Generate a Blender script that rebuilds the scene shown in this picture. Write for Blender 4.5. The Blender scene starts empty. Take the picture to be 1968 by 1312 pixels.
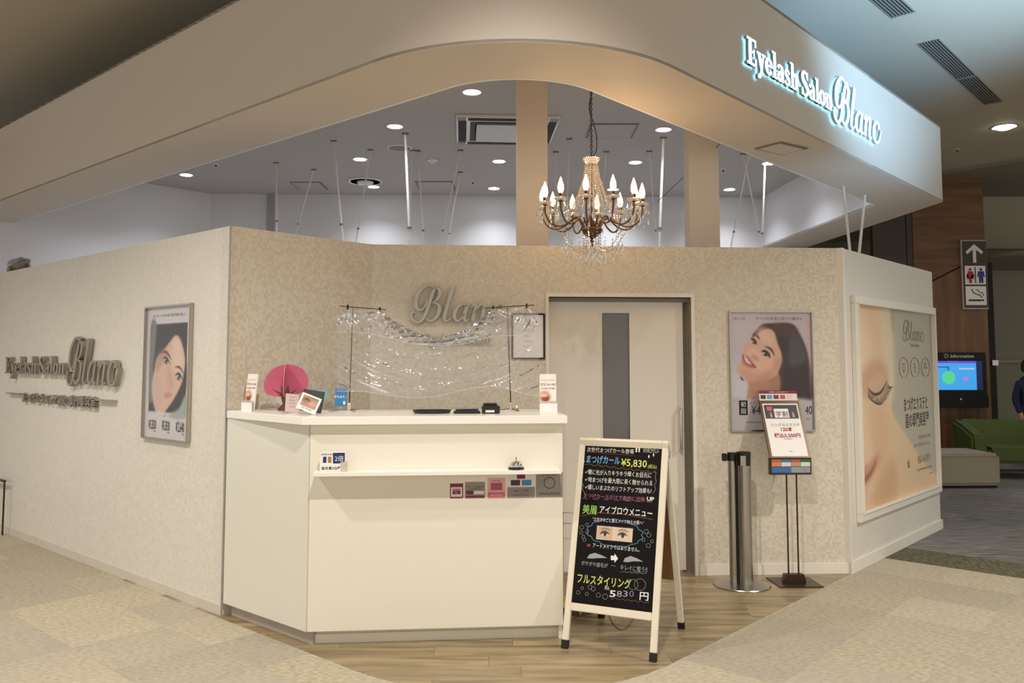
import bpy, bmesh, math, random
import numpy as np
from mathutils import Matrix, Vector
random.seed(7); rng = np.random.default_rng(7)
SC = bpy.context.scene; COL = SC.collection
PI = math.pi
# ------------------------------------------------------------------ camera
F, CX, CY, TP, H = 1627.0, 984.0, 579.0, 0.0725, 1.5
pt = math.atan(TP)
cam = bpy.data.cameras.new('camera'); camo = bpy.data.objects.new('camera', cam); COL.objects.link(camo)
cam.sensor_width = 36; cam.lens = F/1968*36; cam.shift_x = 0; cam.shift_y = -(656-CY)/1968
camo.location = (0, 0, H); camo.rotation_euler = (PI/2+pt, 0, 0); cam.clip_end = 100
SC.camera = camo
# ------------------------------------------------------------------ world, exposure
SC.view_settings.view_transform = 'Standard'; SC.view_settings.look = 'None'
SC.view_settings.gamma = 1; SC.view_settings.use_curve_mapping = False
SC.view_settings.exposure = 0.88
W = bpy.data.worlds.new('world'); SC.world = W; W.use_nodes = True
W.node_tree.nodes['Background'].inputs[0].default_value = (1.0, 0.97, 0.925, 1)
W.node_tree.nodes['Background'].inputs[1].default_value = 0.52
def lamp(kind, loc, power, color, size=0.1, target=None, spot=None, blend=1, name='ceiling_light'):
    l = bpy.data.lights.new(name, kind); l.energy = power; l.color = color
    if kind == 'AREA': l.size = size
    else: l.shadow_soft_size = size
    if spot: l.spot_size = math.radians(spot); l.spot_blend = blend
    o = bpy.data.objects.new(name, l); COL.objects.link(o); o.location = loc
    if target is not None:
        o.rotation_euler = (Vector(target)-Vector(loc)).to_track_quat('-Z', 'Y').to_euler()
    return o
HC, HI, HS, HF, HW = 4.35, 3.72, 3.04, 3.78, 2.34     # mall ceiling, shop ceiling, soffit, fascia top, partition top
WARM = (1.0, 0.935, 0.86)
for x, y, e in ((-3.4, 2.9, 190), (0.1, 2.0, 230), (4.4, 3.2, 270), (-1.2, -1.6, 90), (3.0, -1.2, 90), (-6.2, 4.6, 150), (0.6, -5.0, 110), (-4.5, -3.0, 90), (6.0, -2.0, 90)):  # spots behind the camera are unseen, added for lower-angle light on the shopfront
    lamp('SPOT', (x, y, HC-.08), e, WARM, .07, (x, y, 0), 132, .55)
lamp('SPOT', (6.25, 10.2, HC-.08), 60, (1, .93, .8), .12, (6.25, 10.2, 0), 140, 1)
lamp('SPOT', (9.5, 12.0, HC-.08), 60, (1, .93, .8), .12, (9.5, 12.0, 0), 140, 1)
# blue advertising screen glow thrown up on to the mall ceiling
lamp('SPOT', (4.1, 3.7, 1.9), 640, (.36, .66, 1.0), .15, (3.35, 6.5, HC), 58, .9, name='blue_uplight')
# ------------------------------------------------------------------ helpers
def s2l(c):
    c = np.asarray(c, float); return np.where(c <= .04045, c/12.92, ((c+.055)/1.055)**2.4)
def hexc(h):
    if isinstance(h, str):
        h = h.lstrip('#'); h = [int(h[i:i+2], 16)/255 for i in (0, 2, 4)]
    return tuple(float(x) for x in s2l(h))+(1.0,)
_M = {}
def mat(name, col, rough=.6, metal=0, emit=None, es=1, noise=0, nscale=30, bump=0, alpha=None, coat=0, spec=None, trans=0):
    if name in _M: return _M[name]
    m = bpy.data.materials.new(name); m.use_nodes = True; nt = m.node_tree; b = nt.nodes['Principled BSDF']
    b.inputs['Base Color'].default_value = hexc(col); b.inputs['Roughness'].default_value = rough; b.inputs['Metallic'].default_value = metal
    if spec is not None: b.inputs['Specular IOR Level'].default_value = spec
    if coat: b.inputs['Coat Weight'].default_value = coat; b.inputs['Coat Roughness'].default_value = .05
    if trans: b.inputs['Transmission Weight'].default_value = trans
    if emit: b.inputs['Emission Color'].default_value = hexc(emit); b.inputs['Emission Strength'].default_value = es
    if noise or bump:
        tc = nt.nodes.new('ShaderNodeTexCoord'); n = nt.nodes.new('ShaderNodeTexNoise'); n.inputs['Scale'].default_value = nscale; n.inputs['Detail'].default_value = 4
        nt.links.new(tc.outputs['Object'], n.inputs['Vector'])
        if noise:
            mx = nt.nodes.new('ShaderNodeMix'); mx.data_type = 'RGBA'
            c = np.array(hexc(col)[:3])
            mx.inputs[6].default_value = tuple(c*(1-noise))+(1,); mx.inputs[7].default_value = tuple(np.minimum(c*(1+noise), 1))+(1,)
            nt.links.new(n.outputs['Fac'], mx.inputs[0]); nt.links.new(mx.outputs[2], b.inputs['Base Color'])
        if bump:
            bp = nt.nodes.new('ShaderNodeBump'); bp.inputs['Strength'].default_value = bump; bp.inputs['Distance'].default_value = .01
            nt.links.new(n.outputs['Fac'], bp.inputs['Height']); nt.links.new(bp.outputs['Normal'], b.inputs['Normal'])
    _M[name] = m; return m
def nodes_mat(name, build):
    m = bpy.data.materials.new(name); m.use_nodes = True; build(m.node_tree, m.node_tree.nodes['Principled BSDF']); _M[name] = m; return m

def Rz(a): return Matrix.Rotation(a, 4, 'Z')
def frame(loc, deg): return Matrix.Translation(Vector(loc)) @ Rz(math.radians(deg))
def ray(x, y):
    u = (x-CX)/F; v = -(y-CY)/F
    return Vector((u, math.cos(pt)-v*math.sin(pt), math.sin(pt)+v*math.cos(pt)))
EYE = Vector((0, 0, H))
def atz(x, y, z):
    r = ray(x, y); return EYE + r*((z-H)/r.z)
def atY(x, y, Y):
    r = ray(x, y); return EYE + r*(Y/r.y)
def loc(M, x, y, d=0.0):            # a point on the real plane y=d of frame M
    I = M.inverted(); o = I @ EYE; r = I.to_3x3() @ ray(x, y)
    p = o + r*((d-o.y)/r.y); return p.x, p.z

class MB:
    def __init__(s): s.v = []; s.f = []
    def add(s, vs, fs):
        n = len(s.v); s.v += [tuple(v) for v in vs]; s.f += [tuple(i+n for i in f) for f in fs]; return s
    def box(s, x0, x1, y0, y1, z0, z1, M=None):
        vs = [Vector((x, y, z)) for x in (x0, x1) for y in (y0, y1) for z in (z0, z1)]
        if M: vs = [M @ v for v in vs]
        return s.add(vs, [(0, 1, 3, 2), (4, 6, 7, 5), (0, 4, 5, 1), (2, 3, 7, 6), (0, 2, 6, 4), (1, 5, 7, 3)])
    def prism(s, poly, a, b, ax='y'):       # poly in the two other axes, extruded a..b; ax y: poly=(x,z); ax z: poly=(x,y); ax x: poly=(y,z)
        def P(p, t): return (p[0], t, p[1]) if ax == 'y' else (p[0], p[1], t) if ax == 'z' else (t, p[0], p[1])
        n = len(poly); vs = [P(p, a) for p in poly]+[P(p, b) for p in poly]
        fs = [tuple(range(n)), tuple(range(2*n-1, n-1, -1))]+[(i, i+n, (i+1) % n+n, (i+1) % n) for i in range(n)]
        return s.add(vs, fs)
    def tube(s, pts, r, n=8, closed=False, cap=True):
        pts = [Vector(p) for p in pts]; m = len(pts)
        rs = r if isinstance(r, (list, tuple)) else [r]*m
        vs = []; up = None
        for i, p in enumerate(pts):
            a = pts[(i-1) % m] if (i > 0 or closed) else pts[0]; b = pts[(i+1) % m] if (i < m-1 or closed) else pts[-1]
            d = (b-a).normalized()
            if up is None:
                up = Vector((0, 0, 1)) if abs(d.z) < .9 else Vector((1, 0, 0))
            x = d.cross(up);
            if x.length < 1e-6: x = d.orthogonal()
            x.normalize(); y = x.cross(d); up = y
            for k in range(n):
                t = 2*PI*k/n; vs.append(p + (x*math.cos(t)+y*math.sin(t))*rs[i])
        fs = []
        for i in range(m if closed else m-1):
            j = (i+1) % m
            for k in range(n): fs.append((i*n+k, i*n+(k+1) % n, j*n+(k+1) % n, j*n+k))
        if cap and not closed: fs += [tuple(range(n-1, -1, -1)), tuple(range((m-1)*n, m*n))]
        return s.add(vs, fs)
    def lathe(s, prof, c=(0, 0, 0), n=24, ax=None):   # prof: (r,z) list
        vs = []; m = len(prof)
        for r, z in prof:
            for k in range(n): vs.append((c[0]+r*math.cos(2*PI*k/n), c[1]+r*math.sin(2*PI*k/n), c[2]+z))
        fs = [(i*n+k, i*n+(k+1) % n, (i+1)*n+(k+1) % n, (i+1)*n+k) for i in range(m-1) for k in range(n)]
        fs += [tuple(range(n-1, -1, -1)), tuple(range((m-1)*n, m*n))]
        return s.add(vs, fs)
    def octa(s, c, r, h=None):
        h = h or r; c = Vector(c)
        vs = [c+Vector(d) for d in ((r, 0, 0), (0, r, 0), (-r, 0, 0), (0, -r, 0), (0, 0, h), (0, 0, -h))]
        return s.add(vs, [(0, 1, 4), (1, 2, 4), (2, 3, 4), (3, 0, 4), (1, 0, 5), (2, 1, 5), (3, 2, 5), (0, 3, 5)])
    def quad(s, a, b, c, d): return s.add([a, b, c, d], [(0, 1, 2, 3)])
def obj(name, mb, m, parent=None, M=None, smooth=False, bevel=0, mats=None, label=None):
    me = bpy.data.meshes.new(name)
    if isinstance(mb, MB):
        me.from_pydata(mb.v, [], mb.f)
    else: me = mb
    if isinstance(mb, MB):
        bm = bmesh.new(); bm.from_mesh(me); bmesh.ops.recalc_face_normals(bm, faces=bm.faces)
        if bevel: bmesh.ops.bevel(bm, geom=[e for e in bm.edges if len(e.link_faces) == 2 and e.calc_face_angle(0) > .6], offset=bevel, segments=2, affect='EDGES', clamp_overlap=True)
        bm.to_mesh(me); bm.free()
    if smooth:
        me.polygons.foreach_set('use_smooth', [True]*len(me.polygons)); me.set_sharp_from_angle(angle=math.radians(40))
    me.materials.append(m) if m and not me.materials else None
    o = bpy.data.objects.new(name, me); COL.objects.link(o)
    if parent: o.parent = parent
    if M is not None: o.matrix_local = M
    if label: o['label'] = label
    return o
def tag(o, label, cat=None, group=None, kind=None):
    o['label'] = label
    if cat: o['category'] = cat
    if group: o['group'] = group
    if kind: o['kind'] = kind
    return o
def thing(name, label, cat, M=None, group=None, kind=None):
    o = bpy.data.objects.new(name, None); COL.objects.link(o); o.empty_display_size = .1
    if M is not None: o.matrix_world = M if isinstance(M, Matrix) else Matrix.Translation(Vector(M))
    return tag(o, label, cat, group, kind)
def copy_tree(o, M=None, parent=None):
    c = o.copy(); COL.objects.link(c)
    if parent: c.parent = parent
    if M is not None: c.matrix_world = M if isinstance(M, Matrix) else Matrix.Translation(Vector(M))
    for ch in list(o.children): copy_tree(ch, None, c)
    return c
# text -> mesh in the frame's x,z plane, facing -y
def textmesh(s, size, align='LEFT', sx=1, extrude=0, bold=0, res=3, rot=0, spacing=1, shear=0):
    c = bpy.data.curves.new('t', 'FONT'); c.body = s; c.size = size; c.align_x = align; c.resolution_u = res; c.extrude = extrude; c.offset = bold
    c.space_character = spacing; c.shear = shear
    o = bpy.data.objects.new('t', c); COL.objects.link(o)
    dg = bpy.context.evaluated_depsgraph_get(); me = bpy.data.meshes.new_from_object(o.evaluated_get(dg))
    bpy.data.objects.remove(o); bpy.data.curves.remove(c)
    n = len(me.vertices); co = np.zeros(n*3); me.vertices.foreach_get('co', co); co = co.reshape(-1, 3)
    x = co[:, 0]*sx; y = co[:, 1]; cr, sr = math.cos(rot), math.sin(rot)
    out = np.stack([x*cr-y*sr, -co[:, 2], x*sr+y*cr], 1)
    me.vertices.foreach_set('co', out.ravel()); me.update(); return me
def text(parent, s, x, z, size, m, y=-.001, align='CENTER', name='lettering', **k):
    me = textmesh(s, size, align, **k); me.materials.append(m)
    o = bpy.data.objects.new(name, me); COL.objects.link(o); o.parent = parent; o.location = (x, y, z); return o
def panel(parent, name, x0, x1, z0, z1, m, y=-.001, t=.0006, bevel=0, label=None):
    return obj(name, MB().box(x0, x1, y, y+t, z0, z1), m, parent, bevel=bevel, label=label)
# smooth closed / open curves
def cr(pts, n=8, closed=False):
    P = [Vector(p) for p in pts]; m = len(P); out = []
    for i in range(m if closed else m-1):
        p0 = P[(i-1) % m] if (closed or i > 0) else P[0]*2-P[1]; p1 = P[i]; p2 = P[(i+1) % m]
        p3 = P[(i+2) % m] if (closed or i < m-2) else P[-1]*2-P[-2]
        for k in range(n):
            t = k/n; out.append(.5*((2*p1)+(p2-p0)*t+(2*p0-5*p1+4*p2-p3)*t*t+(3*p1-p0-3*p2+p3)*t**3))
    if not closed: out.append(P[-1])
    return out
# painted print: numpy canvas -> colour attribute on a fine grid
class Canvas:
    def __init__(s, w, h, col): s.w, s.h = w, h; s.a = np.ones((h, w, 3))*np.array(hexrgb(col)); s.X, s.Y = np.meshgrid((np.arange(w)+.5)/w, (np.arange(h)+.5)/h)
    def _blur(s, m, r):
        k = int(r)
        for _ in range(2):
            for ax in (0, 1):
                if k < 1: continue
                p = np.pad(m, [(k, k) if a == ax else (0, 0) for a in (0, 1)], mode='edge')
                cs = np.cumsum(p, ax); z = np.zeros_like(np.take(cs, [0], ax)); cs = np.concatenate([z, cs], ax)
                L = m.shape[ax]; m = (np.take(cs, range(2*k+1, 2*k+1+L), ax)-np.take(cs, range(L), ax))/(2*k+1)
        return m
    def poly(s, pts, col, soft=1, op=1, smooth=True):
        P = [(p.x, p.y) for p in cr([(x, y, 0) for x, y in pts], 6, True)] if smooth else pts
        m = np.zeros((s.h, s.w), bool); n = len(P)
        for i in range(n):
            (x0, y0), (x1, y1) = P[i], P[(i+1) % n]
            if y0 == y1: continue
            c = ((y0 > s.Y) != (y1 > s.Y)) & (s.X < (x1-x0)*(s.Y-y0)/(y1-y0)+x0); m ^= c
        m = s._blur(m.astype(float), soft)[..., None]*op; s.a = s.a*(1-m)+np.array(hexrgb(col))*m
    def ell(s, x, y, rx, ry, col, soft=1, op=1, rot=0):
        s.poly([(x+rx*math.cos(t)*math.cos(rot)-ry*math.sin(t)*math.sin(rot), y+rx*math.cos(t)*math.sin(rot)+ry*math.sin(t)*math.cos(rot)) for t in np.arange(12)*PI/6], col, soft, op)
    def line(s, pts, w, col, soft=1, op=1):
        Q = cr([(x, y, 0) for x, y in pts], 6); L = []; R = []; n = len(Q); ar = s.h/s.w
        for i, p in enumerate(Q):
            d = (Q[min(i+1, n-1)]-Q[max(i-1, 0)]); d.normalize(); t = i/(n-1); ww = w*(.25+math.sin(PI*min(max(t, .02), .98))*.75)
            L.append((p.x-d.y*ww, p.y+d.x*ww)); R.append((p.x+d.y*ww, p.y-d.x*ww))
        s.poly(L+R[::-1], col, soft, op, False)
    def mesh(s, x0, x1, z0, z1, y):
        w, h = s.w, s.h
        xs = np.linspace(x0, x1, w); zs = np.linspace(z1, z0, h); X, Z = np.meshgrid(xs, zs)
        co = np.stack([X, np.full_like(X, y), Z], -1).reshape(-1, 3)
        i = (np.arange(h-1)[:, None]*w+np.arange(w-1)[None]).ravel(); q = np.stack([i, i+w, i+w+1, i+1], 1)
        me = bpy.data.meshes.new('print'); me.vertices.add(w*h); me.vertices.foreach_set('co', co.ravel())
        me.loops.add(q.size); me.loops.foreach_set('vertex_index', q.ravel()); me.polygons.add(len(q))
        me.polygons.foreach_set('loop_start', np.arange(len(q))*4); me.polygons.foreach_set('loop_total', np.full(len(q), 4)); me.update(calc_edges=True)
        a = me.color_attributes.new('col', 'FLOAT_COLOR', 'POINT')
        a.data.foreach_set('color', np.concatenate([s2l(np.clip(s.a, 0, 1)), np.ones((h, w, 1))], -1).ravel()); return me
def hexrgb(h):
    if not isinstance(h, str): return [c/255 for c in h]
    h = h.lstrip('#'); return [int(h[i:i+2], 16)/255 for i in (0, 2, 4)]
def b_print(nt, b):
    a = nt.nodes.new('ShaderNodeAttribute'); a.attribute_name = 'col'; nt.links.new(a.outputs['Color'], b.inputs['Base Color'])
    b.inputs['Roughness'].default_value = .22
M_PRINT = nodes_mat('printed_paper', b_print)
def b_print2(nt, b):
    a = nt.nodes.new('ShaderNodeAttribute'); a.attribute_name = 'col'; nt.links.new(a.outputs['Color'], b.inputs['Base Color'])
    b.inputs['Roughness'].default_value = .55
M_PRINTM = nodes_mat('printed_film', b_print2)
# ------------------------------------------------------------------ materials
def b_mosaic(c1, c2, cell, blotch):
    def f(nt, b):
        N = nt.nodes.new; L = nt.links.new
        tc = N('ShaderNodeTexCoord'); sn = N('ShaderNodeVectorMath'); sn.operation = 'SNAP'; sn.inputs[1].default_value = (cell, cell*50, cell)
        L(tc.outputs['Object'], sn.inputs[0]); wn = N('ShaderNodeTexWhiteNoise'); L(sn.outputs[0], wn.inputs['Vector'])
        nz = N('ShaderNodeTexNoise'); nz.inputs['Scale'].default_value = 9; nz.inputs['Detail'].default_value = 3; L(sn.outputs[0], nz.inputs['Vector'])
        ad = N('ShaderNodeMath'); ad.operation = 'MULTIPLY_ADD'; L(nz.outputs['Fac'], ad.inputs[0]); ad.inputs[1].default_value = blotch; L(wn.outputs['Value'], ad.inputs[2])
        rp = N('ShaderNodeValToRGB'); rp.color_ramp.elements[0].position = .35*(1+blotch); rp.color_ramp.elements[1].position = .85*(1+blotch*.6)
        rp.color_ramp.elements[0].color = hexc(c1); rp.color_ramp.elements[1].color = hexc(c2)
        L(ad.outputs[0], rp.inputs[0]); L(rp.outputs[0], b.inputs['Base Color'])
        mr = N('ShaderNodeMapRange'); mr.inputs['To Min'].default_value = .32; mr.inputs['To Max'].default_value = .6; L(wn.outputs['Value'], mr.inputs['Value']); L(mr.outputs[0], b.inputs['Roughness'])
    return f
M_WALL = nodes_mat('mosaic_wallpaper', b_mosaic('#cdc3b0', '#dad3c3', .017, .6))
M_WALLP = nodes_mat('mosaic_wallpaper_pale', b_mosaic('#d8d3c8', '#e0dcd1', .014, .6))
M_PAINT = mat('white_paint', '#ccc2b6', .6, noise=.015, nscale=3)
M_PAINT2 = mat('shop_white_paint', '#dcdce0', .7)
M_CEIL = mat('mall_ceiling_paint', '#c4baa8', .8, noise=.03, nscale=1)
M_CEIL2 = mat('shop_ceiling_paint', '#b0adac', .8)
M_TRIM = mat('white_trim', '#e6e0d4', .4)
M_LAM = mat('white_laminate', '#e9e3d3', .28)
M_LAMT = mat('white_laminate_top', '#f3efe6', .22)
M_GREY = mat('scuffed_plinth', '#b5aaa0', .6, noise=.08, nscale=12)
M_DARK = mat('black_plastic', '#17140f', .35)
M_BLK = mat('matt_black', '#0e0d0c', .7)
M_CHROME = mat('chrome', '#d8d8d8', .12, 1)
M_STEEL = mat('brushed_steel', '#b4b0a8', .28, 1)
M_SILVER = mat('satin_silver', '#b9b2a8', .3, 1)
M_WHITE = mat('white_paper', '#efece8', .6)
M_INK = mat('black_ink', '#2a2622', .7)
M_INKG = mat('grey_ink', '#77726c', .7)
M_RED = mat('red_ink', '#a8283c', .7)
M_PINK = mat('pink_ink', '#d8607a', .7)
M_MAROON = mat('maroon_ink', '#7c1c44', .6)
M_BLUE = mat('blue_ink', '#3f86b8', .6)
M_BRONZE = mat('dark_bronze', '#4a3a2a', .35, .7)
M_ROD = mat('white_rod', '#dedbd6', .35)
def b_wood(c1, c2, sx, sz, rough, axis='z'):
    def f(nt, b):
        N = nt.nodes.new; L = nt.links.new
        tc = N('ShaderNodeTexCoord'); mp = N('ShaderNodeMapping'); mp.inputs['Scale'].default_value = sx
        oi = N('ShaderNodeObjectInfo'); va = N('ShaderNodeVectorMath'); va.operation = 'ADD'; L(tc.outputs['Object'], mp.inputs[0]); L(mp.outputs[0], va.inputs[0])
        sc = N('ShaderNodeMath'); sc.operation = 'MULTIPLY'; sc.inputs[1].default_value = 40; L(oi.outputs['Random'], sc.inputs[0]); L(sc.outputs[0], va.inputs[1])
        n = N('ShaderNodeTexNoise'); n.inputs['Scale'].default_value = sz; n.inputs['Detail'].default_value = 5; n.inputs['Distortion'].default_value = .6; L(va.outputs[0], n.inputs['Vector'])
        rp = N('ShaderNodeValToRGB'); rp.color_ramp.elements[0].position = .32; rp.color_ramp.elements[1].position = .68
        rp.color_ramp.elements[0].color = hexc(c1); rp.color_ramp.elements[1].color = hexc(c2); L(n.outputs['Fac'], rp.inputs[0])
        hv = N('ShaderNodeHueSaturation'); mr = N('ShaderNodeMapRange'); mr.inputs['To Min'].default_value = .86; mr.inputs['To Max'].default_value = 1.12
        L(oi.outputs['Random'], mr.inputs['Value']); L(mr.outputs[0], hv.inputs['Value']); L(rp.outputs[0], hv.inputs['Color']); L(hv.outputs[0], b.inputs['Base Color'])
        b.inputs['Roughness'].default_value = rough
    return f
M_PLANK = nodes_mat('floor_plank_wood', b_wood('#76664c', '#ab9874', (1.2, 9, 9), 1.6, .32))
M_WOODW = nodes_mat('walnut_veneer', b_wood('#5f3f22', '#7c5631', (9, 9, .8), 1.3, .45))
def b_carpet(c1, c2, c3, streak, bump=.5):
    def f(nt, b):
        N = nt.nodes.new; L = nt.links.new
        tc = N('ShaderNodeTexCoord'); oi = N('ShaderNodeObjectInfo')
        geo = N('ShaderNodeNewGeometry'); mp = N('ShaderNodeMapping'); mp.inputs['Scale'].default_value = streak; mp.inputs['Rotation'].default_value = (0, 0, math.radians(41.5)); L(geo.outputs['Position'], mp.inputs[0])
        n = N('ShaderNodeTexNoise'); n.inputs['Scale'].default_value = 30; n.inputs['Detail'].default_value = 3; L(mp.outputs[0], n.inputs['Vector'])
        n2 = N('ShaderNodeTexNoise'); n2.inputs['Scale'].default_value = 2.2; n2.inputs['Detail'].default_value = 3; L(geo.outputs['Position'], n2.inputs['Vector'])
        rp = N('ShaderNodeValToRGB'); rp.color_ramp.elements[0].position = .3; rp.color_ramp.elements[1].position = .7
        rp.color_ramp.elements[0].color = hexc(c1); rp.color_ramp.elements[1].color = hexc(c2); L(n.outputs['Fac'], rp.inputs[0])
        mx = N('ShaderNodeMix'); mx.data_type = 'RGBA'; mx.inputs[7].default_value = hexc(c3); L(rp.outputs[0], mx.inputs[6])
        ad = N('ShaderNodeMath'); ad.operation = 'MULTIPLY'; L(oi.outputs['Random'], ad.inputs[0]); L(n2.outputs['Fac'], ad.inputs[1]); L(ad.outputs[0], mx.inputs[0])
        hv = N('ShaderNodeHueSaturation'); mr = N('ShaderNodeMapRange'); mr.inputs['To Min'].default_value = .90; mr.inputs['To Max'].default_value = 1.07; wn = N('ShaderNodeTexWhiteNoise'); wn.noise_dimensions = '1D'; L(oi.outputs['Random'], wn.inputs['W']); L(wn.outputs['Value'], mr.inputs['Value']); L(mr.outputs[0], hv.inputs['Value']); L(mx.outputs[2], hv.inputs['Color']); L(hv.outputs[0], b.inputs['Base Color']); b.inputs['Roughness'].default_value = .95; b.inputs['Specular IOR Level'].default_value = .1
        bp = N('ShaderNodeBump'); bp.inputs['Strength'].default_value = bump; bp.inputs['Distance'].default_value = .004; L(n.outputs['Fac'], bp.inputs['Height']); L(bp.outputs[0], b.inputs['Normal'])
    return f
M_CARPET = nodes_mat('beige_carpet', b_carpet('#a19780', '#cfc6ae', '#a59d92', (1, 3, 1)))
M_CARPETG = nodes_mat('grey_carpet', b_carpet('#5c5c5a', '#96948f', '#77767a', (.16, .9, .2)))
M_CARPETD = nodes_mat('dark_border_carpet', b_carpet('#4a483a', '#807c66', '#5e5c4c', (1.6, .5, 1)))
# ------------------------------------------------------------------ plan geometry
RD = Vector((.667, .745, 0)); LD = Vector((-.745, .667, 0))
def rl(r, l, z=0): return RD*r + LD*l + Vector((0, 0, z))
def rlp(p): return (p.dot(RD), p.dot(LD))
# ---- floor: carpet tiles, planks
floor = obj('floor', MB().box(-14, 16, -6, 22, -.12, -.012), mat('sub_floor', '#9a9078', .9)); floor['kind'] = 'structure'; floor['label'] = 'mall floor of beige carpet tiles with wood planks at the salon entrance'
R0, L0, RAD = 2.66, 2.31, 1.1
TS = .5
Mrl = Matrix(((RD.x, LD.x, 0, 0), (RD.y, LD.y, 0, 0), (0, 0, 1, 0), (0, 0, 0, 1)))
def tile_mesh(nm, m, s=TS):
    g = .0003; mb = MB().box(g, s-g, g, s-g, -.012, 0); me = bpy.data.meshes.new(nm); me.from_pydata(mb.v, [], mb.f); me.materials.append(m); return me
tb, tg, td = tile_mesh('carpet_tile', M_CARPET), tile_mesh('grey_carpet_tile', M_CARPETG), tile_mesh('dark_carpet_tile', M_CARPETD)
def add_tile(me, r, l):
    o = bpy.data.objects.new('carpet_tile', me); COL.objects.link(o); o.parent = floor; o.matrix_local = Matrix.Translation(rl(r, l)) @ Mrl
REDGE = 6.87
for i in range(-6, 30):
    for j in range(-20, 24):
        r = REDGE-TS*12+i*TS; l = 1.81-TS*4+j*TS-.02
        c = rl(r+TS/2, l+TS/2)
        px = CX+F*c.x/max(c.y, .1)
        if c.y < 2.6 or c.y > 15.6 or px < -250 or px > 2200: continue
        if r > R0+.3 and l > L0+.3 and c.x < 3.9-.06*(c.y-7.6) and c.x > -6: continue
        if c.x < -7: continue
        if r < REDGE-.01: add_tile(tb, r, l)
        elif r < REDGE+.4: add_tile(td, r, l)
        else: add_tile(tg, r, l)
# salon floor: planks clipped to the rounded lease line
def clip(poly, edges):
    for (px, py, nx, ny) in edges:
        out = []
        for i in range(len(poly)):
            a, b = poly[i], poly[(i+1) % len(poly)]
            da = (a[0]-px)*nx+(a[1]-py)*ny; db = (b[0]-px)*nx+(b[1]-py)*ny
            if da >= 0: out.append(a)
            if da*db < 0: t = da/(da-db); out.append((a[0]+(b[0]-a[0])*t, a[1]+(b[1]-a[1])*t))
        poly = out
        if len(poly) < 3: return []
    return poly
cc = rl(R0+RAD, L0+RAD)
arc = [cc-RD*RAD*math.cos(t)-LD*RAD*math.sin(t) for t in np.linspace(0, PI/2, 11)]   # from left line to right line
path = [rl(R0, 8)]+arc+[rl(9, L0)]
edges = []
for a, b in zip(path[:-1], path[1:]):
    d = (b-a).normalized(); edges.append((a.x, a.y, -d.y, d.x) if True else 0)
mid = rl(5, 5)
edges = [e if ((mid.x-e[0])*e[2]+(mid.y-e[1])*e[3]) > 0 else (e[0], e[1], -e[2], -e[3]) for e in edges]
pw, pl = .152, .92; ang = math.radians(2.0); ca, sa = math.cos(ang), math.sin(ang)
for j in range(26):
    y0 = 3.55+j*pw; off = random.random()*pl
    for i in range(-4, 6):
        x0 = i*pl+off-.3
        q = [(x0+.0008, y0+.0008), (x0+pl-.0008, y0+.0008), (x0+pl-.0008, y0+pw-.0008), (x0+.0008, y0+pw-.0008)]
        q = [(x*ca-y*sa, x*sa+y*ca) for x, y in q]
        q = clip(q, edges)
        if len(q) < 3 or min(p[1] for p in q) > 6.3 or min(p[0] for p in q) > 3: continue
        if max(p[1] for p in q) > 5.0 and max(p[0] for p in q) < -1.9: continue
        obj('plank', MB().prism(q, -.011, .0015, 'z'), M_PLANK, floor)
obj('sub_floor_edge', MB().prism([(p.x, p.y) for p in [rl(R0+.004, 4.74)]+[cc-RD*(RAD-.004)*math.cos(t)-LD*(RAD-.004)*math.sin(t) for t in np.linspace(0, PI/2, 11)]+[rl(6.3, L0+.004)]], -.012, .0006, 'z'), mat('floor_joint', '#4a3c28', .7), floor)
# interior slab (back of house) in plain vinyl
obj('shop_floor', MB().prism([(p.x, p.y) for p in (rl(R0+.04, 4.8), rl(5.9, L0+.15), Vector((3.7, 8, 0)), Vector((3.5, 11, 0)), Vector((-4, 11, 0)), rl(R0+.04, 10))], -.011, .0003, 'z'), mat('vinyl', '#b8b2a8', .5), floor)

def wall(name, p0, deg, length, z0, z1, t, m, label, hole=None, extra=None):
    M = frame((p0[0], p0[1], 0), deg); o = thing(name, label, None, M, kind='structure')
    return o, M
# ---- left wall (runs along LD, faces the corridor). Its frame's x runs toward the corner.
AL = Vector((-1.731, 5.159, 0)); ANGL = math.degrees(math.atan2(-LD.y, -LD.x)); ANGR = math.degrees(math.atan2(RD.y, RD.x)); ANGC = 3.4
LLEN = 6.5
ML = frame(AL+LD*LLEN, ANGL)             # x: 0..LLEN, corner at LLEN
wl = obj('wall_left', MB().box(0, LLEN-.006, 0, .1, 0, HW), M_WALLP, M=ML); tag(wl, 'pale patterned side partition carrying the long dark lettering', kind='structure')
bl = obj('baseboard_left', MB().box(0, LLEN, -.006, .0, 0, .06), mat('baseboard_white', '#cfc8ba', .5, noise=.1, nscale=8), M=ML); tag(bl, 'thin scuffed white baseboard under the side partition', kind='structure')
# ---- inner side wall
PI0 = AL+RD*.1; INL = 1.098
OF = Vector((-.9975, 5.976, 0))
MI = frame(AL+RD*.0, ANGR)
wi = obj('wall_inner', MB().box(.0, INL+.12, -.0, -.0+.1, 0, HW), M_WALL, M=MI); 
tag(wi, 'short beige mosaic partition behind the end of the counter', kind='structure')
obj('edge_trim', MB().box(-.004, .004, -.004, .004, 0, HW+.002), mat('grey_trim', '#a8a4a0', .5), wi)
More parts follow.
